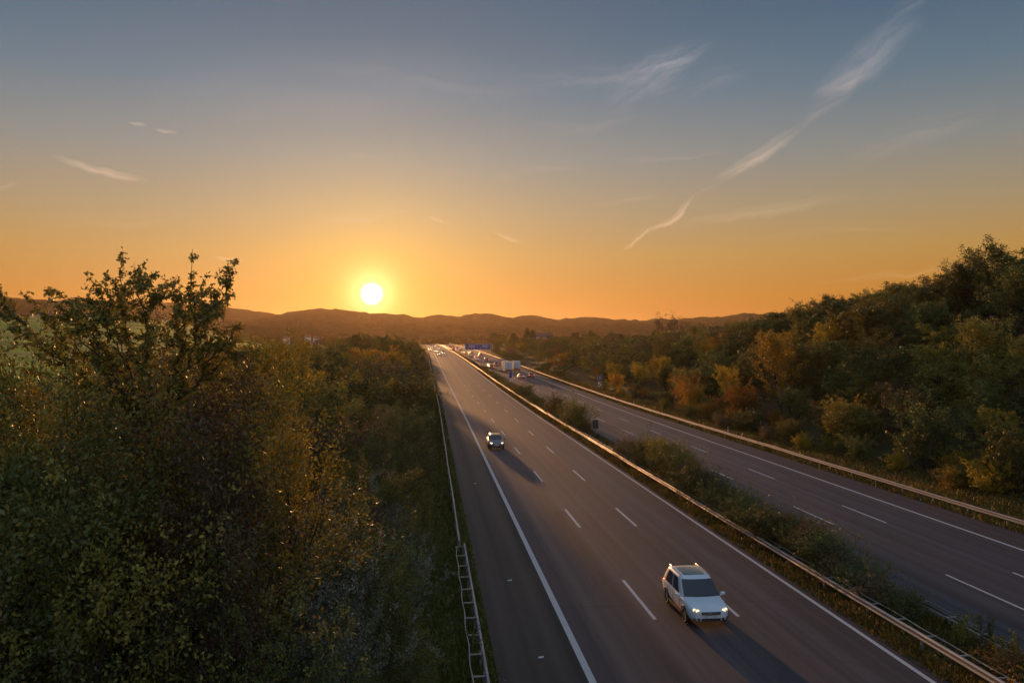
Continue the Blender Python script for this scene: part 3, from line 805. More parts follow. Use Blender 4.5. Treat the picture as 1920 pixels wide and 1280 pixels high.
# ------------------------------------------------------------------ hills (real ridges, kilometres away)
hm, nt, b = mat_new('hill_forest')
P = nd(nt, 'ShaderNodeNewGeometry').outputs['Position']
hn = noise_n(nt, P, .012, 8, .7); hn2 = noise_n(nt, P, .06, 5, .7)
nt.links.new(mixc(nt, ramp(nt, hn2, [(.35, 0.), (.65, 1.)]), (.018, .022, .010), ramp(nt, hn, [(.4, (.03, .034, .014)), (.6, (.07, .045, .02))])), b.inputs['Base Color'])
setp(b, rough=1., spec=.05); bump(nt, b, hn2, 1., 8.)
def hash1(i, s):
    return (sin(i * 127.1 + s * 311.7) * 43758.5453) % 1.0
def vnoise(x, s):
    i = math.floor(x); f = x - i; f = f * f * (3 - 2 * f); return hash1(i, s) * (1 - f) + hash1(i + 1, s) * f
def ridge(name, D, sky, depth, seed, rough=1.0, base=-5, x0=None, x1=None):
    """ridge whose crest runs along depth D; sky = list of (px x, px y) of the crest as measured"""
    nx = 420; ny = 26; vs = []; fs = []
    xs0 = sky[0][0]; xs1 = sky[-1][0]
    for i in range(nx + 1):
        pxx = xs0 + (xs1 - xs0) * i / nx; pyy = 0
        for k in (-1, 0, 1): pyy += interp(pxx + k * 7, sky) / 3
        X = (pxx - 806) / 1498 * D; Z = CAM_H + (644 - pyy) / 1498 * D
        Z += rough * ((vnoise(X / 60, seed) - .5) * 7 + (vnoise(X / 17, seed + 1) - .5) * 4.5 + max(0, vnoise(X / 6, seed + 2) - .55) * 7)
        for j in range(ny + 1):
            t = j / ny * 2 - 1                                   # -1 front foot .. 1 back foot
            y = D + t * depth + (vnoise(X / 300, seed + 5) - .5) * depth * .3
            prof = cos(t * pi / 2) ** 1.35 if abs(t) < 1 else 0
            fold = 1 + .16 * (vnoise(X / 170 + t * 2.3, seed + 7) - .5) * sin(pi * abs(t))
            z = base + (Z - base) * prof * fold + (rough * (vnoise(X / 9 + j * 3.7, seed + 3) - .5) * 6 if 0 < j < ny and j != ny // 2 else 0)
            vs.append((X * (1 + t * depth / D * .6), y, z))
    w = ny + 1
    for i in range(nx):
        for j in range(ny): fs.append((i * w + j, (i + 1) * w + j, (i + 1) * w + j + 1, i * w + j + 1))
    tag(mesh_obj(name, vs, fs, hm, smooth_=True), kind='structure')
ridge('hills', 2700, [(-900, 560), (-400, 556), (0, 553), (60, 561), (130, 568), (180, 562), (240, 566), (300, 568), (420, 575), (450, 580), (500, 588), (538, 594), (560, 584), (600, 578), (650, 581), (700, 588), (735, 591), (755, 588), (778, 594), (793, 597), (815, 589), (835, 589), (870, 595), (890, 588), (930, 589), (960, 596), (985, 591), (1010, 594), (1045, 600), (1080, 596), (1120, 598), (1190, 600), (1260, 599), (1320, 596), (1400, 588), (1480, 584), (1540, 580), (1620, 574), (1800, 570), (2300, 560), (2900, 565)], 600, 1)
ridge('hills', 2050, [(380, 625), (480, 604), (560, 600), (640, 606), (720, 608), (790, 612), (850, 607), (910, 606), (960, 613), (1060, 612), (1180, 606), (1300, 604), (1450, 600), (1700, 600), (2300, 600)], 330, 2)
ridge('hills', 1760, [(-700, 560), (-300, 558), (0, 563), (60, 568), (140, 571), (200, 578), (280, 586), (350, 596), (450, 603), (520, 612), (600, 618), (680, 620), (730, 616), (780, 622), (850, 628), (1000, 626), (1120, 622), (1300, 628), (1600, 630), (2000, 630)], 230, 3, rough=.8)
ridge('hills', 1540, [(-600, 590), (0, 592), (100, 598), (250, 603), (450, 612), (560, 617), (640, 622), (700, 627), (850, 634), (1000, 634), (1150, 630), (1400, 630)], 90, 4, rough=1.1)

# ------------------------------------------------------------------ buildings far off
WHITE = simple('rendered_wall', (.62, .60, .58), .8, vary=.08, scale=1.); ROOF = simple('roof_tiles', (.10, .06, .05), .8, vary=.3, scale=2.)
GLASSD = simple('dark_window_glass', (.03, .035, .04), .12, vary=.1)
def house(loc, rz, dx, dy, wall, ridge_h, label, group=None, nwin=3):
    root = empty('house', loc, rz); tag(root, label, 'house', group)
    mb = MB(); mb.box((0, 0, wall / 2), (dx, dy, wall)); 
    mb.add([(-dx / 2, -dy / 2, wall), (-dx / 2, dy / 2, wall), (-dx / 2, 0, wall + ridge_h), (dx / 2, -dy / 2, wall), (dx / 2, dy / 2, wall), (dx / 2, 0, wall + ridge_h)], [(0, 1, 2), (3, 5, 4)])
    mb.build('wall', WHITE, root)
    r = MB(); e = .5
    for s in (-1, 1):
        a = (-dx / 2 - e, s * (dy / 2 + e), wall - e * ridge_h / (dy / 2)); b_ = (dx / 2 + e, a[1], a[2])
        c_ = (dx / 2 + e, 0, wall + ridge_h); d_ = (-dx / 2 - e, 0, wall + ridge_h); up = .25
        r.add([a, b_, c_, d_] + [(p[0], p[1], p[2] + up) for p in (a, b_, c_, d_)], [(0, 1, 2, 3), (4, 5, 6, 7), (0, 1, 5, 4), (1, 2, 6, 5), (2, 3, 7, 6), (3, 0, 4, 7)])
    r.build('roof', ROOF, root)
    for k in range(nwin):
        w = MB(); w.box((-dx / 2 + dx * (k + .5) / nwin, -dy / 2 - .02, wall * .55), (1.2, .1, 1.4)); w.build('window', GLASSD, root)
for i, (x_, y_) in enumerate(((108, 600), (122, 604), (133, 601), (150, 606), (168, 603), (95, 607), (178, 609), (300, 607), (325, 609), (545, 637), (583, 634), (598, 637))):
    D = 1180 if i < 9 else 1150
    X = (x_ - 806) / 1498 * D; Z = CAM_H + (644 - y_) / 1498 * D
    house((X, D, min(ground_z(X, D), Z) - .5), R0.uniform(-.6, .6), 11 if i < 9 else 7.5, 8 if i < 9 else 6, (5 if i < 9 else 3) + (Z - min(ground_z(X, D), Z)) * .9, 3.2, 'tiny white house of the village beyond the green field' if i < 9 else 'tiny pale house behind the left thicket', 'village houses' if i < 9 else 'pale houses behind the left thicket')
house(GP(86, 600, 0), .15, 18, 11, 7.3, 2.6, 'long white hall with a dark roof among the trees right of the blue gantry sign', None, 5)

# ------------------------------------------------------------------ signs
BLUE = simple('sign_blue', (.035, .07, .24), .45, vary=.1, scale=1.5); SWHITE = simple('sign_white', (.6, .6, .6), .5); SGREY = simple('sign_back', (.22, .22, .23), .6, .3)
SDARK = simple('dark_panel', (.022, .022, .028), .5); SGREEN = simple('sign_green', (.02, .16, .05), .5)
def gantry():
    Y = 478; b0 = RP(39.6, Y, 0)
    root = empty('gantry_sign', b0); tag(root, 'wide blue overhead direction sign on a cantilever over the distant right lanes', 'road sign')
    p = MB(); p.tube([(0, 0, -.5), (0, 0, 7.2)], [.24, .2], 12); p.box((0, 0, 0), (.9, .9, .3)); p.build('pole', SGREY, root)
    a = MB()
    for z in (4.4, 6.4): a.box((-8.2, .12, z), (16.2, .22, .24))
    for k in range(8): a.box((-1.2 - 2 * k, .12, 5.4), (.12, .12, 1.85))
    a.build('arm', SGREY, root)
    f = MB(); f.box((-8.4, -.16, 5.45), (15.6, .12, 3.6), 0, .03); panel = f.build('panel', BLUE, root)
    w = MB()
    for (cx, cz, dx, dz) in ((-8.4, 7.13, 15.2, .09), (-8.4, 3.77, 15.2, .09), (-.85, 5.45, .09, 3.3), (-15.95, 5.45, .09, 3.3), (-8.6, 5.45, .07, 3.3)): w.box((cx, -.235, cz), (dx, .03, dz))
    for (cx, cz, dx) in ((-12.2, 6.3, 3.6), (-12.0, 5.6, 4.1), (-4.0, 6.3, 3.8), (-4.2, 5.6, 3.2)): w.box((cx, -.235, cz), (dx, .03, .26))
    for cx in (-12.2, -10.6, -6.9, -3.6):
        w.box((cx, -.235, 4.55), (.16, .03, .8)); w.box((cx - .16, -.236, 4.3), (.12, .03, .5), 0); w.box((cx + .16, -.236, 4.3), (.12, .03, .5), 0)
    w.build('marking', SWHITE, panel)
    g = MB(); g.box((-15.0, -.24, 5.6), (1.2, .04, .9), 0, .02); g.build('emblem', SGREEN, panel)
gantry()
def post_sign(loc, label, bw, bh, ztop, face, rim=None, nm='road_sign'):
    root = empty(nm, loc); tag(root, label, 'road sign')
    p = MB(); p.tube([(0, .05, -.3), (0, .05, ztop)], .038, 10); p.build('post', SGREY, root)
    f = MB(); f.box((0, 0, ztop - bh / 2), (bw, .05, bh), 0, .012); pn = f.build('panel', face, root)
    e = MB(); t = .025 if rim else .05
    for s in (-1, 1): e.box((s * (bw / 2 - t / 2), -.03, ztop - bh / 2), (t, .02, bh)); 
    for s in (0, 1): e.box((0, -.032, ztop - s * bh + (s - .5) * t * 1), (bw - 2 * t, .02, t))
    e.build('rim', rim or SWHITE, pn)
    return root
post_sign(RP(21.35, 102, -.03), 'small dark rectangular panel on a post in the central reservation between shrubs', .78, 1.15, 2.5, SDARK, SGREY)
r = post_sign(RP(22.4, 216, -.03), 'narrow upright blue sign on a post in the median beside the red tail lights', .95, 1.7, 3.9, BLUE)
w = MB(); w.box((.25, -.0, 1.5), (.6, .04, .6), 0, .01); w.build('plate', SWHITE, r)
r = post_sign(GP(41, 189), 'blue square sign above a black and white plate at the foot of the right wood', 1.05, 1.05, 4.3, BLUE)
w = MB(); w.box((-.1, -.035, 3.75), (.4, .03, .12)); w.box((.1, -.035, 3.65), (.12, .03, .5)); w.build('symbol', SWHITE, r.children[1])
w = MB(); w.box((0, 0, 2.1), (.75, .05, 1.15), 0, .01); pl = w.build('plate', SWHITE, r)
w = MB(); w.box((.14, -.034, 2.4), (.3, .02, .3)); w.box((-.14, -.034, 1.95), (.3, .02, .3)); w.box((.16, -.034, 1.7), (.3, .02, .22)); w.build('symbol', SDARK, pl)
post_sign(GP(42.2, 98), 'dark square sign on a thin post before the right wood', .62, .75, 2.5, SDARK, SDARK)
def delineator(loc, label):
    root = empty('delineator_post', loc); tag(root, label, 'marker post', 'white marker posts')
    p = MB(); p.box((0, 0, .5), (.12, .10, 1.05), 0, .02); p.build('body', SWHITE, root)
    p = MB(); p.box((0, -.003, .82), (.125, .105, .2), 0, .01); p.build('band', SDARK, root)
delineator(GP(40.3, 105), 'white marker post behind the right guard rail near the orange bush')
delineator(GP(40.3, 155), 'white marker post behind the right guard rail further towards the blue square sign')

# ------------------------------------------------------------------ vehicles
PAINT = {}
def paint(nm, c, metal=.0, rough=.28):
    m, nt, b = mat_new('car_paint_' + nm); setp(b, color=c, rough=rough, metal=metal, coat=1.0, coatr=.10)
    tc = nd(nt, 'ShaderNodeTexCoord'); f = noise_n(nt, tc.outputs['Object'], 2.5, 4)
    nt.links.new(ramp(nt, f, [(.3, tuple(v * .9 for v in c)), (.7, c)]), b.inputs['Base Color'])
    PAINT[nm] = m; return m
paint('white', (.66, .72, .78)); paint('grey', (.13, .13, .14), .4); paint('black', (.02, .02, .024)); paint('silver', (.42, .42, .43), .6); paint('blue', (.04, .07, .16), .3); paint('red', (.25, .03, .02))
mg, nt, b = mat_new('car_glass'); setp(b, color=(.012, .016, .020), rough=.06, spec=.7, coat=.5)
CGLASS = mg
TYRE = simple('tyre_rubber', (.018, .018, .019), .85, vary=.2, scale=8); RIM = simple('alloy', (.5, .5, .5), .3, .9); TRIM = simple('black_plastic', (.02, .02, .022), .6, scale=9)
CHROME = simple('chrome', (.75, .75, .76), .18, 1.); PLATE = simple('number_plate', (.55, .55, .56), .5)
HEAD = simple('headlamp_lit', (.8, .8, .8), .15, emit=(1., .66, .34), estr=1.5); LENS = simple('lamp_lens', (.45, .45, .46), .08, .3, coat=1.)
TAIL = simple('tail_lamp', (.45, .02, .01), .2, emit=(1., .08, .02), estr=.5)
TAILON = simple('tail_lamp_braking', (.5, .03, .02), .2, emit=(1., .10, .03), estr=2.5)
HEADFAR = simple('headlamp_bright', (.8, .8, .8), .15, emit=(1., .78, .48), estr=34.)

def section_body(stations, cap=True):
    """stations: y, [(halfwidth, z) ... from bottom centre outwards to top centre]"""
    vs = []; fs = []; n = None
    for y, prof in stations:
        full = [(-w, z) for w, z in reversed(prof[1:-1])]
        loop = [prof[0]] + prof[1:-1] + [prof[-1]] + full
        n = len(loop); vs += [(w, y, z) for w, z in loop]
    for i in range(len(stations) - 1):
        for k in range(n):
            k2 = (k + 1) % n; fs.append((i * n + k, (i + 1) * n + k, (i + 1) * n + k2, i * n + k2))
    fs.append(tuple(range(n))); fs.append(tuple((len(stations) - 1) * n + k for k in range(n))[::-1])
    return vs, fs

def baked(o):
    dg = bpy.context.evaluated_depsgraph_get(); dg.update()
    me = bpy.data.meshes.new_from_object(o.evaluated_get(dg)); return me

def make_car(kind, paintm, headm, name, label, cat, detail=True):
    """front of the car faces -Y, origin on the ground below its centre"""
    suv = kind == 'suv'
    Ln = 4.5 if suv else 4.25; H = 1.70 if suv else 1.47; W = .95 if suv else .88
    y0 = -Ln / 2; k = 1.0 if suv else .93; g = .25 if suv else .18
    belt = 1.02 * k
    def st(y, wl, wm, ws, wt, zl, zm, zs, zt):
        return (y0 + y * Ln / 4.43, [(0, zl), (wl * .9, zl), (wl, zl + .07), (wm, zm), (wm - .005, zm + .15), (ws, zs), (wt, zt - .012), (wt * .5, zt), (0, zt + .004)])
    S = [st(.0, .44, .52, .50, .42, g + .10, .46 * k, .68 * k, .71 * k), st(.07, .61, .70, .67, .56, g + .03, .48 * k, .74 * k, .79 * k), st(.22, .75, .82, .78, .64, g, .52 * k, .81 * k, .88 * k),
         st(.5, .82, .89, .85, .68, g, .55 * k, .89 * k, .96 * k), st(.9, .83, .905, .87, .70, g, .57 * k, .94 * k, 1.01 * k), st(1.25, .83, .905, .875, .72, g, .58 * k, .97 * k, 1.05 * k),
         st(1.9, .83, .905, .88, .74, g, .6 * k, .985 * k, 1.06 * k), st(2.8, .83, .905, .88, .74, g, .6 * k, 1.0 * k, 1.07 * k), st(3.6, .83, .905, .88, .74, g, .62 * k, 1.01 * k, 1.08 * k),
         st(4.05, .82, .89, .86, .70, g + .02, .62 * k, 1.01 * k, 1.08 * k), st(4.3, .78, .85, .82, .64, g + .06, .62 * k, 1.0 * k, 1.06 * k), st(4.43, .66, .76, .74, .58, g + .13, .62 * k, .97 * k, 1.0 * k)]
    sw = W / .905
    S = [(y, [(w * sw, z) for w, z in p]) for y, p in S]
    vs, fs = section_body(S)
    me = bpy.data.meshes.new('tmp'); me.from_pydata(vs, [], fs); me.update()
    bm = bmesh.new(); bm.from_mesh(me); bmesh.ops.recalc_face_normals(bm, faces=bm.faces[:]); bm.to_mesh(me); bm.free()
    o = bpy.data.objects.new('tmp', me); COL.objects.link(o)
    m = o.modifiers.new('s', 'SUBSURF'); m.levels = m.render_levels = 2
    cut = []
    wy = (y0 + .86 * Ln / 4.43, y0 + 3.47 * Ln / 4.43); wr = .345 if suv else .315
    for yy in wy:
        for s in (-1, 1):
            mb = MB(); mb.disc((s * (W - .02), yy, wr), 'x', wr + .055, .52, 28); c_ = mb.build('cut', TRIM); 
            bmc = bmesh.new(); bmc.from_mesh(c_.data); bmesh.ops.recalc_face_normals(bmc, faces=bmc.faces[:]); bmc.to_mesh(c_.data); bmc.free()
            cut.append(c_)
            b_ = o.modifiers.new('b', 'BOOLEAN'); b_.operation = 'DIFFERENCE'; b_.object = c_; b_.solver = 'EXACT'
    me2 = baked(o); bpy.data.objects.remove(o)
    for c_ in cut: bpy.data.objects.remove(c_)
    me2.materials.clear(); me2.materials.append(paintm)
    me2.polygons.foreach_set('use_smooth', [True] * len(me2.polygons))
    me2.polygons.foreach_set('material_index', [0] * len(me2.polygons))
    root = empty(name); tag(root, label, cat)
    body = link(bpy.data.objects.new('body', me2), root)
    try: me2.set_sharp_from_angle(angle=radians(40))
    except Exception: pass
    body.material_slots[0].link = 'OBJECT'; body.material_slots[0].material = paintm
    # greenhouse: rounded rectangle rings
    zb = belt - .04; zt = H - .05
    F0, F1 = (1.12, 1.98) if suv else (1.05, 1.95)
    R0_, R1 = (4.28, 3.80) if suv else (4.2, 3.6)
    w0, w1 = (.855, .71) if suv else (.80, .60)
    sL = Ln / 4.43
    def ring(v, off=0.0):
        vv = v
        ye = y0 + (F0 + (F1 - F0) * vv) * sL - off; yr = y0 + (R0_ + (R1 - R0_) * (vv ** 1.5)) * sL + off
        w = (w0 + (w1 - w0) * vv ** 1.15) * sw + off; z = zb + (zt - zb) * vv
        rc = .13 - .02 * vv
        pts_ = []
        # front edge from left(-x) to right(+x) bulged forward, right side, rear, left side : 4*n points
        n = 10
        for i in range(n + 1):
            u = i / n * 2 - 1; pts_.append((u * (w - rc * .55), ye - .09 * (1 - u * u) + .0, z))
        for i in range(1, n * 2):
            u = i / (n * 2); pts_.append((w - .02 * (2 * u - 1) ** 2 - rc * .35 * (max(0, abs(2 * u - 1) - .8) / .2) ** 2, ye + rc + (yr - ye - 2 * rc) * u, z))
        for i in range(n + 1):
            u = 1 - i / n * 2; pts_.append((u * (w - rc * .55), yr + .05 * (1 - u * u), z))
        for i in range(1, n * 2):
            u = 1 - i / (n * 2); pts_.append((-(w - .02 * (2 * u - 1) ** 2 - rc * .35 * (max(0, abs(2 * u - 1) - .8) / .2) ** 2), ye + rc + (yr - ye - 2 * rc) * u, z))
        return pts_
    V = []; Fc = []; rings = [ring(v) for v in (0, .25, .5, .75, .93)]
    top = ring(1.0); cy = sum(p[1] for p in top) / len(top)
    for s_, dz in ((1, 0), (.93, .035), (.8, .055), (.5, .072), (.2, .076)):
        rings.append([(p[0] * (s_ if s_ < 1 else .975), cy + (p[1] - cy) * (s_ if s_ < 1 else .985), zt + dz) for p in top])
    n = len(rings[0])
    for r_ in rings: V += r_
    for i in range(len(rings) - 1):
        for q in range(n): Fc.append((i * n + q, i * n + (q + 1) % n, (i + 1) * n + (q + 1) % n, (i + 1) * n + q))
    Fc.append(tuple((len(rings) - 1) * n + q for q in range(n)))
    ro = mesh_obj('roof', V, Fc, paintm, root, True)
    ro.material_slots[0].link = 'OBJECT'; ro.material_slots[0].material = paintm
    def glass(nm, ia, ib, va, vb, nv=4, off=.008, skew=0):
        vs_ = []; fs_ = []
        for j in range(nv + 1):
            v = va + (vb - va) * j / nv; r_ = ring(v, off); m_ = []
            for i in range(ia, ib + 1): m_.append(r_[i % n])
            vs_ += m_
        w_ = ib - ia + 1
        for j in range(nv):
            for i in range(w_ - 1): fs_.append((j * w_ + i, j * w_ + i + 1, (j + 1) * w_ + i + 1, (j + 1) * w_ + i))
        return mesh_obj(nm, vs_, fs_, CGLASS, root, True)
    glass('windshield', 0, 10, .08, .93)
    # sides: indices 11..29 (right), rear 30..40, left 41..59
    glass('side_window', 13, 19, .10, .90); glass('side_window', 20, 27, .10, .90)
    glass('side_window', 43, 50, .10, .90); glass('side_window', 51, 57, .10, .90)
    glass('rear_window', 31, 39, .25, .88)
    # roof glass and rails
    if suv:
        p = MB(); vs_ = []; fs_ = []
        for j in range(9):
            yy = y0 + (2.18 + 1.25 * j / 8) * sL
            for i in range(7):
                u = i / 6 * 2 - 1; xx = u * .47
                vs_.append((xx * 1.08, yy, zt + .090 - .018 * u * u - .012 * ((j - 4) / 4) ** 2))
        for j in range(8):
            for i in range(6): fs_.append((j * 7 + i, j * 7 + i + 1, (j + 1) * 7 + i + 1, (j + 1) * 7 + i))
        mesh_obj('sunroof', vs_, fs_, CGLASS, root, True)
        for s in (-1, 1):
            p = MB(); p.tube([(s * .64, y0 + yy * sL, zt + dz) for yy, dz in ((2.0, .0), (2.12, .065), (2.6, .095), (3.3, .095), (3.75, .07), (3.9, .01))], .021, 8); p.build('roof_rail', CHROME, root, True)
        p = MB(); p.tube([(0, y0 + 3.72 * sL, zt + .05), (0, y0 + 3.84 * sL, zt + .17)], [.009, .004], 6); p.build('antenna', TRIM, root)
    else:
        p = MB(); p.box((0, y0 + 3.75 * sL, zt + .0), (1.0, .22, .035), 0, .01); p.build('spoiler', TRIM, root)
    # front end
    fy = y0
    def curve_y(x, base=.015):  # how far the nose recedes towards the sides
        return fy + base + .40 * (abs(x) / W) ** 2.8
    def nose_panel(nm, xa, xb, za, zb_, mat, thick=.03, off=-.012, n_=10, taper=0.0, parent=None, rake=.12):
        vs_ = []; fs_ = []
        for i in range(n_ + 1):
            x = xa + (xb - xa) * i / n_
            for z in (za + taper * abs(x), zb_ - taper * abs(x) * .3):
                yy = curve_y(x) + off + rake * max(0, (z - .55 * k)) * .9
                vs_ += [(x, yy, z), (x, yy + thick, z)]
        for i in range(n_):
            a = i * 4; b_ = a + 4
            fs_ += [(a, b_, b_ + 2, a + 2), (a + 1, a + 3, b_ + 3, b_ + 1), (a, a + 1, b_ + 1, b_), (a + 2, b_ + 2, b_ + 3, a + 3)]
        fs_ += [(0, 2, 3, 1), (n_ * 4, n_ * 4 + 1, n_ * 4 + 3, n_ * 4 + 2)]
        return mesh_obj(nm, vs_, fs_, mat, parent or root, False)
    gr = nose_panel('grille', -.43, .43, .595 * k, .715 * k, TRIM, off=-.06)
    nose_panel('slat', -.38, .38, .625 * k, .638 * k, CHROME, off=-.072, parent=gr); nose_panel('slat', -.38, .38, .665 * k, .678 * k, CHROME, off=-.072, parent=gr)
    e = MB(); e.disc((0, fy - .055, .652 * k), 'y', .055, .03, 16); e.build('emblem', CHROME, gr)
    nose_panel('air_intake', -.42, .42, .33 * k, .44 * k, TRIM, off=-.062)
    nose_panel('number_plate', -.26, .26, .47 * k, .57 * k, PLATE, off=-.078)
    for s in (-1, 1):
        # head lamp wrapped round the corner
        vs_ = []; fs_ = []; N_ = 8
        for i in range(N_ + 1):
            t = i / N_; x = s * (.43 + .37 * t) * sw; yy = fy + (.05 + .09 * t + .33 * t ** 2.6) * sL
            zl = (.655 + .06 * t) * k; zh = (.765 + .085 * t + .012 * sin(pi * t)) * k
            vs_ += [(x, yy - .03, zl), (x * .995, yy + .015 + .07 * t, zh), (x * .96, yy + .09, (zl + zh) / 2)]
        for i in range(N_):
            a = i * 3; b_ = a + 3
            q = [(a, b_, b_ + 1, a + 1), (a, a + 2, b_ + 2, b_), (a + 1, b_ + 1, b_ + 2, a + 2)]
            fs_ += q
        fs_ += [(0, 1, 2), (N_ * 3, N_ * 3 + 2, N_ * 3 + 1)]
        hl = mesh_obj('headlight', vs_, fs_, LENS, root, True)
        b2 = MB(); xb_ = s * .555 * sw; yb_ = fy + (.05 + .09 * .35 + .33 * .35 ** 2.6) * sL - .045
        b2.disc((xb_, yb_ + .02, .735 * k), 'y', .080, .05, 18); b2.disc((s * .67 * sw, yb_ + .10, .765 * k), 'y', .066, .06, 14)
        bo = b2.build('bulb', headm, hl); bo.material_slots[0].link = 'OBJECT'; bo.material_slots[0].material = headm
        f = MB(); f.disc((s * .60 * sw, curve_y(.60) - .08, .40 * k), 'y', .05, .05, 16); f.build('fog_lamp', LENS, root)
        nose_panel('fog_surround', s * .49, s * .74, .35 * k, .45 * k, TRIM, off=-.085, n_=6)
        # mirrors
        mb = MB(); mb.box((s * (W + .09), y0 + 1.36 * sL, belt + .06), (.20, .13, .14), 0, .045); mb.box((s * (W - .01), y0 + 1.34 * sL, belt + .0), (.1, .06, .05), 0, .01)
        mi = mb.build('mirror', paintm, root, True); mi.material_slots[0].link = 'OBJECT'; mi.material_slots[0].material = paintm
        # sills, handles, door seams
        mb = MB(); mb.box((s * (W - .035), (wy[0] + wy[1]) / 2, g + .07), (.08, wy[1] - wy[0] - 2 * wr - .14, .13), 0, .02); mb.build('sill', TRIM, root)
        for yy in (2.35, 3.15):
            mb = MB(); mb.box((s * (W - .008), y0 + yy * sL, .83 * k), (.04, .16, .03), 0, .01); mb.build('door_handle', paintm, root)
        # tail lamps
        mb = MB(); mb.box((s * (.70 * sw), y0 + 4.37 * sL, .86 * k), (.26, .16, .17), -s * .25, .03); t_ = mb.build('tail_light', TAIL, root); t_.material_slots[0].link = 'OBJECT'; t_.material_slots[0].material = TAIL
        for yy in wy:
            wh = MB(); cx = s * (W - .115)
            prof = [(wr - .11, -.1), (wr - .03, -.11), (wr, -.07), (wr, .07), (wr - .03, .11), (wr - .11, .10), (wr - .13, 0)]
            nn = 28; vs_ = []; fs_ = []
            for i in range(nn):
                a = 2 * pi * i / nn
                for r_, xo in prof: vs_.append((cx + xo, yy + r_ * cos(a), wr + r_ * sin(a)))
            m_ = len(prof)
            for i in range(nn):
                i2 = (i + 1) % nn
                for q in range(m_): q2 = (q + 1) % m_; fs_.append((i * m_ + q, i2 * m_ + q, i2 * m_ + q2, i * m_ + q2))
            at = MB(); at.tube([(s * (W - .012), yy + (wr + .065) * cos(a_), wr + (wr + .065) * sin(a_)) for a_ in [radians(-8 + 196 * q / 14) for q in range(15)]], .015, 5); at.build('wheel_arch', TRIM, root)
            wheel = empty('wheel', (0, 0, 0)); wheel.parent = root
            mesh_obj('tyre', vs_, fs_, TYRE, wheel, True)
            rm = MB(); rm.disc((cx + s * .02, yy, wr), 'x', wr - .115, .03, 24)
            for q in range(5):
                a = 2 * pi * q / 5 + .3
                rm.box((cx + s * .07, yy + cos(a) * (wr - .12) / 2, wr + sin(a) * (wr - .12) / 2), (.04, .06, wr - .13), 0, .008, rx=a - pi / 2)
            rm.disc((cx + s * .075, yy, wr), 'x', .05, .05, 14)
            rm.build('rim', RIM, wheel)
    cw = MB()
    cw.tube([(-.62 * sw, y0 + 1.22 * sL, belt + .045), (-.1, y0 + 1.10 * sL, belt + .05)], .012, 5); cw.tube([(.0, y0 + 1.09 * sL, belt + .05), (.6 * sw, y0 + 1.2 * sL, belt + .045)], .012, 5)
    cw.build('wiper', TRIM, root)
    bp = MB(); bp.box((0, y0 + 4.40 * sL, .55 * k), (.52, .06, .12), 0, .01); bp.build('rear_plate', PLATE, root)
    dt = MB()
    for s in (-1, 1):
        for yy in (1.52, 2.45, 3.25): dt.box((s * (W - .006), y0 + yy * sL, .66 * k), (.012, .012, .62 * k))
    dt.build('door_seam', TRIM, root)
    return root

suv = make_car('suv', PAINT['white'], HEAD, 'suv', 'pale blue white compact SUV with lit headlights driving towards the camera', 'car')
suv.location = RP(12.14, 35.85, .01)
hatch = make_car('hatch', PAINT['grey'], HEADFAR, 'hatchback', 'dark grey hatchback with gold sunlit roof beside the left solid line', 'car')
hatch.location = RP(7.75, 94.9, .01); hatch.scale = (1.07, 1.07, 1.07)
HATCHLAMP = simple('headlamp_hatch', (.8, .8, .8), .15, emit=(1., .78, .48), estr=3.5)
for ch in hatch.children:
    for g_ in ch.children:
        if g_.name.startswith('bulb'): g_.material_slots[0].material = HATCHLAMP

def recolor(root, pm, tail=None, head=None):
    for ch in root.children:
        if ch.type == 'MESH' and (ch.name.startswith('body') or ch.name.startswith('roof') and not ch.name.startswith('roof_rail') or ch.name.startswith('mirror')): ch.material_slots[0].material = pm
        if tail and ch.name.startswith('tail_light'): ch.material_slots[0].material = tail
        for g_ in ch.children:
            if g_.name.startswith('bulb') and head: g_.material_slots[0].material = head
def place_y(pyx):
    """distance along the road whose surface the picture shows at row pyx"""
    lo, hi = 30, 1140
    for _ in range(50):
        m = (lo + hi) / 2
        yy = 644 + 1498 * (CAM_H - zroad(m)) / m
        if yy > pyx: lo = m
        else: hi = m
    return lo
LANES_L = [4.2, 7.9, 12.0, 16.0]; LANES_R = [25.5, 29.4, 33.2]
def lane_for(pxx, y, lanes):
    xp = (pxx - 806) / 1498 * y - xshift(y)
    return min(lanes, key=lambda l: abs(l - xp))
pn = ['silver', 'white', 'black', 'grey', 'blue', 'silver', 'red', 'white', 'grey', 'black']
used = []
def far_car(pxx, pyy, lanes, away, label, group, col=None, Y=None):
    y = Y or place_y(pyy); lane = lane_for(pxx, y, lanes)
    while any(abs(lane - a) < 1 and abs(y - b_) < 7 for a, b_ in used): y += 7.5
    used.append((lane, y))
    c = copy_tree(suv if R0.random() < .3 else hatch)
    c.name = 'distant_car'
    c.location = RP(lane + R0.uniform(-.25, .25), y, .01); c.rotation_euler = (math.atan((zroad(y + 5) - zroad(y - 5)) / 10) * (1 if not away else -1), 0, pi if away else 0)
    recolor(c, PAINT[col or R0.choice(pn)], TAILON if away else TAIL, HEADFAR)
    if away:
        for ch in c.children:
            for g_ in ch.children:
                if g_.name.startswith('bulb'): g_.material_slots[0].material = LENS
    for k in ('label', 'category', 'group'):
        if k in c: del c[k]
    tag(c, label, 'car', group)
    return c
GO = 'oncoming cars far off with headlights on'; GA = 'cars driving away far off on the right lanes'
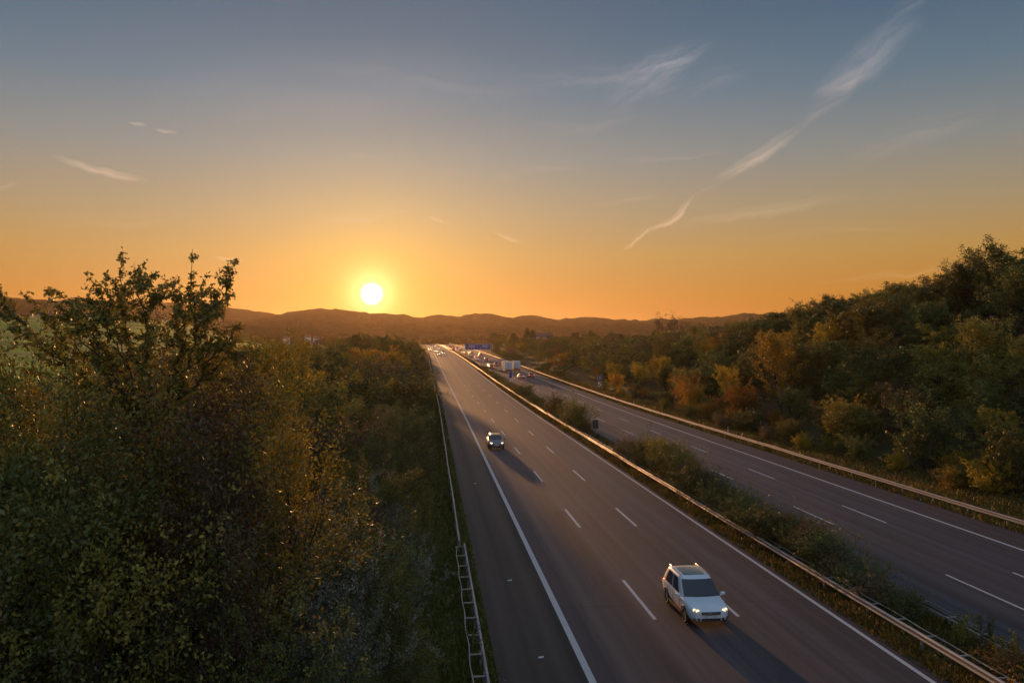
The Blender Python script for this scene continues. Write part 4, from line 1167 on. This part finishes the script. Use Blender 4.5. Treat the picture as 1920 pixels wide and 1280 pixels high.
ONC = [(822, 665.5, 'oncoming car nearest of the distant bunch, beside the solid line'), (835, 663.5, 'oncoming car rightmost of the distant bunch'), (826, 661, 'oncoming car just left of the rightmost one of the bunch'), (817.5, 660, 'oncoming car in the middle of the distant bunch'), (808, 658, 'oncoming car left of the solid line in the distance'), (802.5, 655.5, 'oncoming car furthest left, merging by the trees'), (820, 654.5, None), (814.5, 652, None), (811, 649.5, None), (806, 648.5, None), (815, 649, None)]
for a, b_, lb in ONC:
    far_car(a, b_, LANES_L, False, lb or 'oncoming car seen as a pair of lights near the vanishing point', None if lb else GO)
AW = [(972, 710, 'small car with red tail lights beside the upright blue sign', 'silver'), (988, 708, 'dark car with a pale roof right of the red tail lights', 'grey'), (922, 690.5, 'dark car with a glinting roof left of the white truck', 'black'), (909, 690, 'car with a glinting roof half hidden by the median shrubs', 'silver'), (900, 676, 'white car in the middle lanes beyond the white truck', 'white'), (908, 677.5, 'car in the right lane beyond the white truck', 'blue'), (886, 675.5, 'car with a golden roof right of the median rail', 'grey'), (870, 668.5, 'car beyond the golden roofed one', None), (867, 664, None, None), (874, 662, None, None), (857, 658, None, None), (861, 656.5, None, None), (854.6, 659, None, None), (852, 653, None, None), (849, 654.5, None, None), (843, 652, None, None), (842, 649, None, None), (838, 648.5, None, None), (833, 648.5, None, None), (864, 659.5, None, None), (847, 650.5, None, None), (930, 686, 'grey car ahead of the white truck in the left lane', 'grey'), (893, 671, None, None), (880, 669, None, None), (896, 667, None, None), (884, 664, None, None), (876, 666, None, None), (868, 656.5, None, None), (858, 661.5, None, None), (846, 657, None, None), (855, 654, None, None), (840, 651, None, None), (852, 649.6, None, None)]
for a, b_, lb, cl in AW:
    far_car(a, b_, LANES_R, True, lb or 'glinting car in the packed distant right lanes', None if lb else GA, cl)

def make_truck(loc, label, L_=7.4, Hb=3.75, rz=0):
    root = empty('box_truck', loc, rz); tag(root, label, 'truck')
    TW = simple('truck_box_white', (.60, .60, .61), .24, vary=.08, scale=1.)
    b_ = MB(); b_.box((0, 0, (Hb + 1.0) / 2), (2.5, L_, Hb - 1.0), 0, .03)
    for s in (-1, 1): b_.box((s * 1.245, 0, Hb - .06), (.05, L_ + .02, .1)); b_.box((s * 1.245, 0, 1.04), (.05, L_ + .02, .1))
    bx = b_.build('cargo_box', TW, root)
    for s in (-1, 1):
        d = MB(); d.box((s * .61, -L_ / 2 - .02, (Hb + 1) / 2), (1.19, .04, Hb - 1.15), 0, .01); dd = d.build('rear_door', TW, root)
        h = MB(); h.tube([(s * .12, -L_ / 2 - .06, 1.15), (s * .12, -L_ / 2 - .06, Hb - .2)], .018, 6); h.build('locking_bar', CHROME, dd)
        t = MB(); t.box((s * 1.0, -L_ / 2 + .0, .78), (.34, .06, .14)); t.build('tail_light', TAIL, root)
        u = MB(); u.box((s * 1.18, -.4, .72), (.05, L_ * .45, .35)); u.build('side_guard', SGREY, root)
        for yy in (-L_ / 2 + 1.3, L_ / 2 + 1.0):
            w = MB(); w.disc((s * 1.05, yy, .5), 'x', .5, .34, 22); w.build('wheel', TYRE, root)
    c_ = MB(); c_.box((0, 0, .78), (1.0, L_ + .2, .22)); c_.box((0, -L_ / 2 + .1, .55), (2.3, .1, .14)); c_.build('chassis', TRIM, root)
    c_ = MB(); c_.box((0, L_ / 2 + 1.15, 1.65), (2.4, 1.9, 2.2), 0, .14); cab = c_.build('cab', PAINT['white'], root)
    g_ = MB(); g_.box((0, L_ / 2 + 2.06, 2.05), (2.1, .12, .85), 0, .03); g_.build('windshield', CGLASS, cab)
    for s in (-1, 1):
        g_ = MB(); g_.box((s * 1.2, L_ / 2 + 1.4, 2.05), (.06, .8, .65), 0, .02); g_.build('side_window', CGLASS, cab)
        g_ = MB(); g_.box((s * 1.42, L_ / 2 + 1.95, 2.1), (.18, .12, .5), 0, .03); g_.build('mirror', TRIM, cab)
    for r_ in [root]: r_.rotation_euler = (0, 0, rz)
    return root
t1y = place_y(699)
make_truck(RP(29.1, t1y + 7.1, .01), 'white box truck in the middle right lane with its side lit gold', 14.0, 3.8)
make_truck(RP(33.2, t1y + 13, .01), 'grey white truck half hidden on the right of the gold lit one', 6.5, 3.7)
make_truck(RP(29.4, 900, .01), 'tall truck glowing in the distant right lanes', 7, 3.8)

for i, (x, y) in enumerate(((4.15, 41.5), (4.35, 31.2), (4.0, 70.5))):
    mb = MB(); mb.box((0, 0, .02), (.22, .12, .035), .4 * i, .012); mb.box((.08, .05, .03), (.08, .06, .03), .9, .01)
    o = mb.build('paper_scrap', SWHITE); o.location = RP(x, y, 0)
    tag(o, ['pale scrap lying on the dark hard shoulder by the ladder rail', 'pale scrap on the hard shoulder nearest the camera', 'pale scrap on the hard shoulder beyond the ladder rail'][i], 'litter')

# ------------------------------------------------------------------ haze
def haze():
    m = bpy.data.materials.new('haze_air'); m.use_nodes = True; nt = m.node_tree; nt.nodes.clear()
    out = nt.nodes.new('ShaderNodeOutputMaterial'); v = nt.nodes.new('ShaderNodeVolumePrincipled')
    v.inputs['Color'].default_value = (.95, .70, .46, 1); v.inputs['Density'].default_value = HAZE_D; v.inputs['Anisotropy'].default_value = .62
    nt.links.new(v.outputs[0], out.inputs['Volume'])
    mb = MB(); x0, x1, y0, y1, z0, z1 = -7500, 7500, -300, 9000, -40, HAZE_TOP
    mb.add([(x0, y0, z0), (x1, y0, z0), (x1, y1, z0), (x0, y1, z0), (x0, y0, z1), (x1, y0, z1), (x1, y1, z1), (x0, y1, z1)], [(0, 3, 2, 1), (4, 5, 6, 7), (0, 1, 5, 4), (1, 2, 6, 5), (2, 3, 7, 6), (3, 0, 4, 7)])
    o = mb.build('haze', m); tag(o, kind='stuff')
HAZE_D = 3.8e-5; HAZE_TOP = 190
haze()

# ------------------------------------------------------------------ sun and sky
SUN = Vector(((699 - 806) / 1498, 1, (644 - 552) / 1498)).normalized()
sl = bpy.data.lights.new('sun', 'SUN'); sl.energy = 5.0; sl.angle = radians(1.0); sl.color = (1., .47, .16)
so = bpy.data.objects.new('sun', sl); COL.objects.link(so)
so.rotation_euler = SUN.to_track_quat('Z', 'Y').to_euler()
W_ = bpy.data.worlds.new('World'); sc.world = W_; W_.use_nodes = True; nt = W_.node_tree; nt.nodes.clear()
out = nt.nodes.new('ShaderNodeOutputWorld'); bg = nt.nodes.new('ShaderNodeBackground'); nt.links.new(bg.outputs[0], out.inputs[0])
tc = nd(nt, 'ShaderNodeTexCoord'); D = tc.outputs['Generated']
sx = nd(nt, 'ShaderNodeSeparateXYZ'); nt.links.new(D, sx.inputs[0]); X, Y, Z = sx.outputs
elev = math_n(nt, 'ARCSINE', math_n(nt, 'MULTIPLY', Z, .9999))
# vertical gradient on elevation (radians / 1.6)
def lin(r, g_, b_):
    f = lambda c: ((c / 255 + .055) / 1.055) ** 2.4 if c > 10 else c / 255 / 12.92
    return (f(r), f(g_), f(b_))
def el(py): return atan((644 - py) / 1498)
S_ = 1.6
base = ramp(nt, math_n(nt, 'DIVIDE', elev, S_, clamp=True), [
    (0., lin(172, 96, 16)), (el(560) / S_, lin(184, 120, 34)), (el(480) / S_, lin(177, 136, 71)), (el(400) / S_, lin(157, 138, 106)), (el(300) / S_, lin(128, 131, 128)),
    (el(180) / S_, lin(92, 114, 130)), (el(60) / S_, lin(70, 97, 120)), (el(-60) / S_, lin(58, 86, 112)), (.5, (.15, .215, .32)), (1., (.18, .26, .38))])  # topmost stops lie out of view, raised as added fill light
# angle to the sun
vd = nd(nt, 'ShaderNodeVectorMath', operation='DOT_PRODUCT'); nt.links.new(D, vd.inputs[0]); vd.inputs[1].default_value = SUN
ang = math_n(nt, 'ARCCOSINE', math_n(nt, 'MULTIPLY', vd.outputs['Value'], .99999))
def glow(width, power=1.0):
    t = math_n(nt, 'DIVIDE', ang, radians(width))
    if power != 1.0: t = math_n(nt, 'POWER', t, power)
    return math_n(nt, 'EXPONENT', math_n(nt, 'MULTIPLY', t, -1))
def addc(a, f, col):
    n = nd(nt, 'ShaderNodeMix', data_type='RGBA', blend_type='ADD'); n.inputs[0].default_value = 1.0
    s = nd(nt, 'ShaderNodeMix', data_type='RGBA', blend_type='MULTIPLY'); s.inputs[0].default_value = 1.0
    nt.links.new(f, s.inputs[6]); s.inputs[7].default_value = (*col, 1)
    nt.links.new(a, n.inputs[6]); nt.links.new(s.outputs[2], n.inputs[7]); return n.outputs[2]
c = addc(base, glow(22, 1.3), (.075, .085, .085))
c = addc(c, glow(5.2, 1.15), (.54, .28, .0))
c = addc(c, glow(1.35, 1.5), (1.0, .95, .45))
disc = math_n(nt, 'MULTIPLY_ADD', ang, -1 / radians(.4), .86 / .4, clamp=True)
c = addc(c, disc, (5., 4.6, 3.2))
# unseen sky behind the camera, brightened pale blue as added fill light
back = math_n(nt, 'MULTIPLY_ADD', Y, -1.2, .1, clamp=True)
c = addc(c, back, (.20, .25, .32))
# cirrus: tangent-plane coordinates of the sky direction
u = math_n(nt, 'DIVIDE', X, math_n(nt, 'MAXIMUM', Y, .05)); v = math_n(nt, 'DIVIDE', Z, math_n(nt, 'MAXIMUM', Y, .05))
front = math_n(nt, 'GREATER_THAN', Y, .05)
uv = nd(nt, 'ShaderNodeCombineXYZ'); nt.links.new(u, uv.inputs[0]); nt.links.new(v, uv.inputs[1])
wn = nd(nt, 'ShaderNodeTexNoise'); wn.inputs['Scale'].default_value = 14; wn.inputs['Detail'].default_value = 4; nt.links.new(uv.outputs[0], wn.inputs['Vector'])
wsub = nd(nt, 'ShaderNodeVectorMath', operation='MULTIPLY_ADD'); nt.links.new(wn.outputs['Color'], wsub.inputs[0]); wsub.inputs[1].default_value = (.03, .03, 0); nt.links.new(uv.outputs[0], wsub.inputs[2])
wsx = nd(nt, 'ShaderNodeVectorMath', operation='SUBTRACT'); nt.links.new(wsub.outputs[0], wsx.inputs[0]); wsx.inputs[1].default_value = (.015, .015, 0)
UV = wsx.outputs[0]
def cam_dir(px_, py_):
    th = atan(154 / 1498); pt = atan(4 / 1498); r_ = (px_ - 960) / 1498; u_ = (640 - py_) / 1498
    F = Vector((sin(th) * cos(pt), cos(th) * cos(pt), sin(pt))); R_ = Vector((cos(th), -sin(th), 0)); U_ = Vector((-sin(th) * sin(pt), -cos(th) * sin(pt), cos(pt)))
    d = F + R_ * r_ + U_ * u_; return d.x / d.y, d.z / d.y
acc = None
def streak(xa, ya, xb, yb, w, strength, nsc=(6, 60), thr=(.40, .62), sharp=1.0):
    global acc
    a = cam_dir(xa, ya); b_ = cam_dir(xb, yb); cx, cy = (a[0] + b_[0]) / 2, (a[1] + b_[1]) / 2
    ang_ = math.atan2(b_[1] - a[1], b_[0] - a[0]); hl = math.hypot(b_[0] - a[0], b_[1] - a[1]) / 2; hw = w / 1498
    s1 = nd(nt, 'ShaderNodeVectorMath', operation='SUBTRACT'); nt.links.new(UV, s1.inputs[0]); s1.inputs[1].default_value = (cx, cy, 0)
    rt = nd(nt, 'ShaderNodeVectorRotate', rotation_type='Z_AXIS'); nt.links.new(s1.outputs[0], rt.inputs['Vector']); rt.inputs['Angle'].default_value = -ang_
    nsc = (nsc[0] * 1.1, nsc[1] * 1.7)
    sc2 = nd(nt, 'ShaderNodeVectorMath', operation='MULTIPLY'); nt.links.new(rt.outputs[0], sc2.inputs[0]); sc2.inputs[1].default_value = (1 / hl, 1 / hw, 0)
    ln_ = nd(nt, 'ShaderNodeVectorMath', operation='LENGTH'); nt.links.new(sc2.outputs[0], ln_.inputs[0])
    m = ramp(nt, ln_.outputs['Value'], [(0., 1.), (.55, .6), (1., 0.)])
    nm = nd(nt, 'ShaderNodeVectorMath', operation='MULTIPLY'); nt.links.new(rt.outputs[0], nm.inputs[0]); nm.inputs[1].default_value = (nsc[0], nsc[1], 1)
    nz = ramp(nt, noise_n(nt, nm.outputs[0], 1.0, 8, .68), [(thr[0], 0.), (thr[1], 1.)])
    f = math_n(nt, 'MULTIPLY', math_n(nt, 'MULTIPLY', m, nz), strength)
    acc = f if acc is None else math_n(nt, 'ADD', acc, f)
streak(1165, 478, 1225, 418, 7, 1.0, (12, 90)); streak(1205, 440, 1310, 368, 8, 1.1, (10, 90), (.33, .55))
streak(1295, 378, 1360, 338, 6, .2, (9, 70)); streak(1480, 258, 1560, 185, 12, .22, (9, 50), (.35, .6)); streak(1335, 345, 1500, 245, 18, 1.0, (9, 60), (.33, .6)); streak(1500, 235, 1600, 165, 16, .30)
streak(1515, 195, 1735, 25, 42, .75, (9, 34), (.30, .66)); streak(1530, 175, 1640, 120, 24, .5, (10, 50), (.3, .6)); streak(1640, 60, 1760, -40, 20, .25)
streak(1130, 165, 1350, 78, 32, .8, (10, 40), (.42, .68)); streak(960, 150, 1260, 140, 26, .35, (8, 46)); streak(1130, 210, 1300, 100, 50, .4, (12, 34)); streak(1180, 130, 1330, 100, 16, .4, (12, 50))
streak(95, 296, 280, 336, 9, 1.0, (10, 90), (.30, .52)); streak(238, 225, 275, 228, 4, .9, (20, 60), (.2, .5)); streak(288, 234, 345, 242, 5, .8, (20, 60), (.3, .5))
streak(1240, 420, 1620, 365, 14, .35, (5, 60), (.3, .6)); streak(560, 412, 790, 396, 13, .45, (6, 60), (.35, .6)); streak(920, 432, 980, 452, 6, .7, (14, 70), (.3, .5)); streak(795, 409, 845, 419, 4, .7, (14, 60), (.3, .5))
streak(395, 476, 465, 483, 5, .6, (14, 60), (.2, .5)); streak(1560, 320, 1880, 190, 34, .22, (5, 30)); streak(200, 190, 1000, 150, 80, .26, (3, 10), (.3, .7)); streak(500, 120, 1100, 175, 30, .22, (5, 20)); streak(980, 240, 1240, 215, 22, .2, (6, 30)); streak(860, 330, 1150, 300, 14, .16, (5, 40)); streak(1260, 180, 1420, 120, 30, .22, (8, 40)); streak(560, 300, 760, 280, 12, .14, (5, 40)); streak(20, 420, 420, 400, 16, .12, (5, 40)); streak(1400, 440, 1800, 420, 10, .16, (5, 50)); streak(1140, 305, 1380, 288, 9, .25, (6, 60))
streak(1100, 395, 1260, 355, 12, .2, (6, 60)); streak(1500, 530, 1920, 490, 9, .25, (5, 60)); streak(-20, 360, 40, 340, 8, .3)
acc = math_n(nt, 'MULTIPLY', acc, front, clamp=True)
ccol = mixc(nt, math_n(nt, 'DIVIDE', elev, .33, clamp=True), (.98, .60, .26), (.36, .36, .40))
c = mixc(nt, math_n(nt, 'MULTIPLY', acc, .76), c, ccol)
# a little of the physical sky underneath
sky = nd(nt, 'ShaderNodeTexSky', sky_type='NISHITA'); sky.sun_disc = False; sky.sun_elevation = math.asin(SUN.z); sky.sun_rotation = math.atan2(SUN.x, SUN.y)
sky.air_density = 1.2; sky.dust_density = 1.5
sk = nd(nt, 'ShaderNodeMix', data_type='RGBA', blend_type='ADD'); sk.inputs[0].default_value = .004
nt.links.new(c, sk.inputs[6]); nt.links.new(sky.outputs[0], sk.inputs[7])
nt.links.new(sk.outputs[2], bg.inputs[0]); bg.inputs[1].default_value = 1.0
W_.cycles.sampling_method = 'MANUAL'; W_.cycles.sample_map_resolution = 1024

# ------------------------------------------------------------------ camera and render
cam = bpy.data.cameras.new('camera'); cam.sensor_width = 36; cam.lens = 36 * 1498 / 1920; cam.clip_end = 30000; cam.clip_start = .1
co = bpy.data.objects.new('camera', cam); COL.objects.link(co)
co.location = (0, 0, CAM_H); co.rotation_euler = (pi / 2 + atan(4 / 1498), 0, -atan(154 / 1498))
sc.camera = co
sc.render.engine = 'CYCLES'
sc.view_settings.view_transform = 'Standard'; sc.view_settings.look = 'None'; sc.view_settings.gamma = 1; sc.view_settings.exposure = 0
cy = sc.cycles
cy.max_bounces = 6; cy.diffuse_bounces = 2; cy.glossy_bounces = 3; cy.transmission_bounces = 3; cy.volume_bounces = 0; cy.transparent_max_bounces = 6
cy.use_denoising = True; cy.sample_clamp_indirect = 4.; cy.caustics_reflective = False; cy.caustics_refractive = False
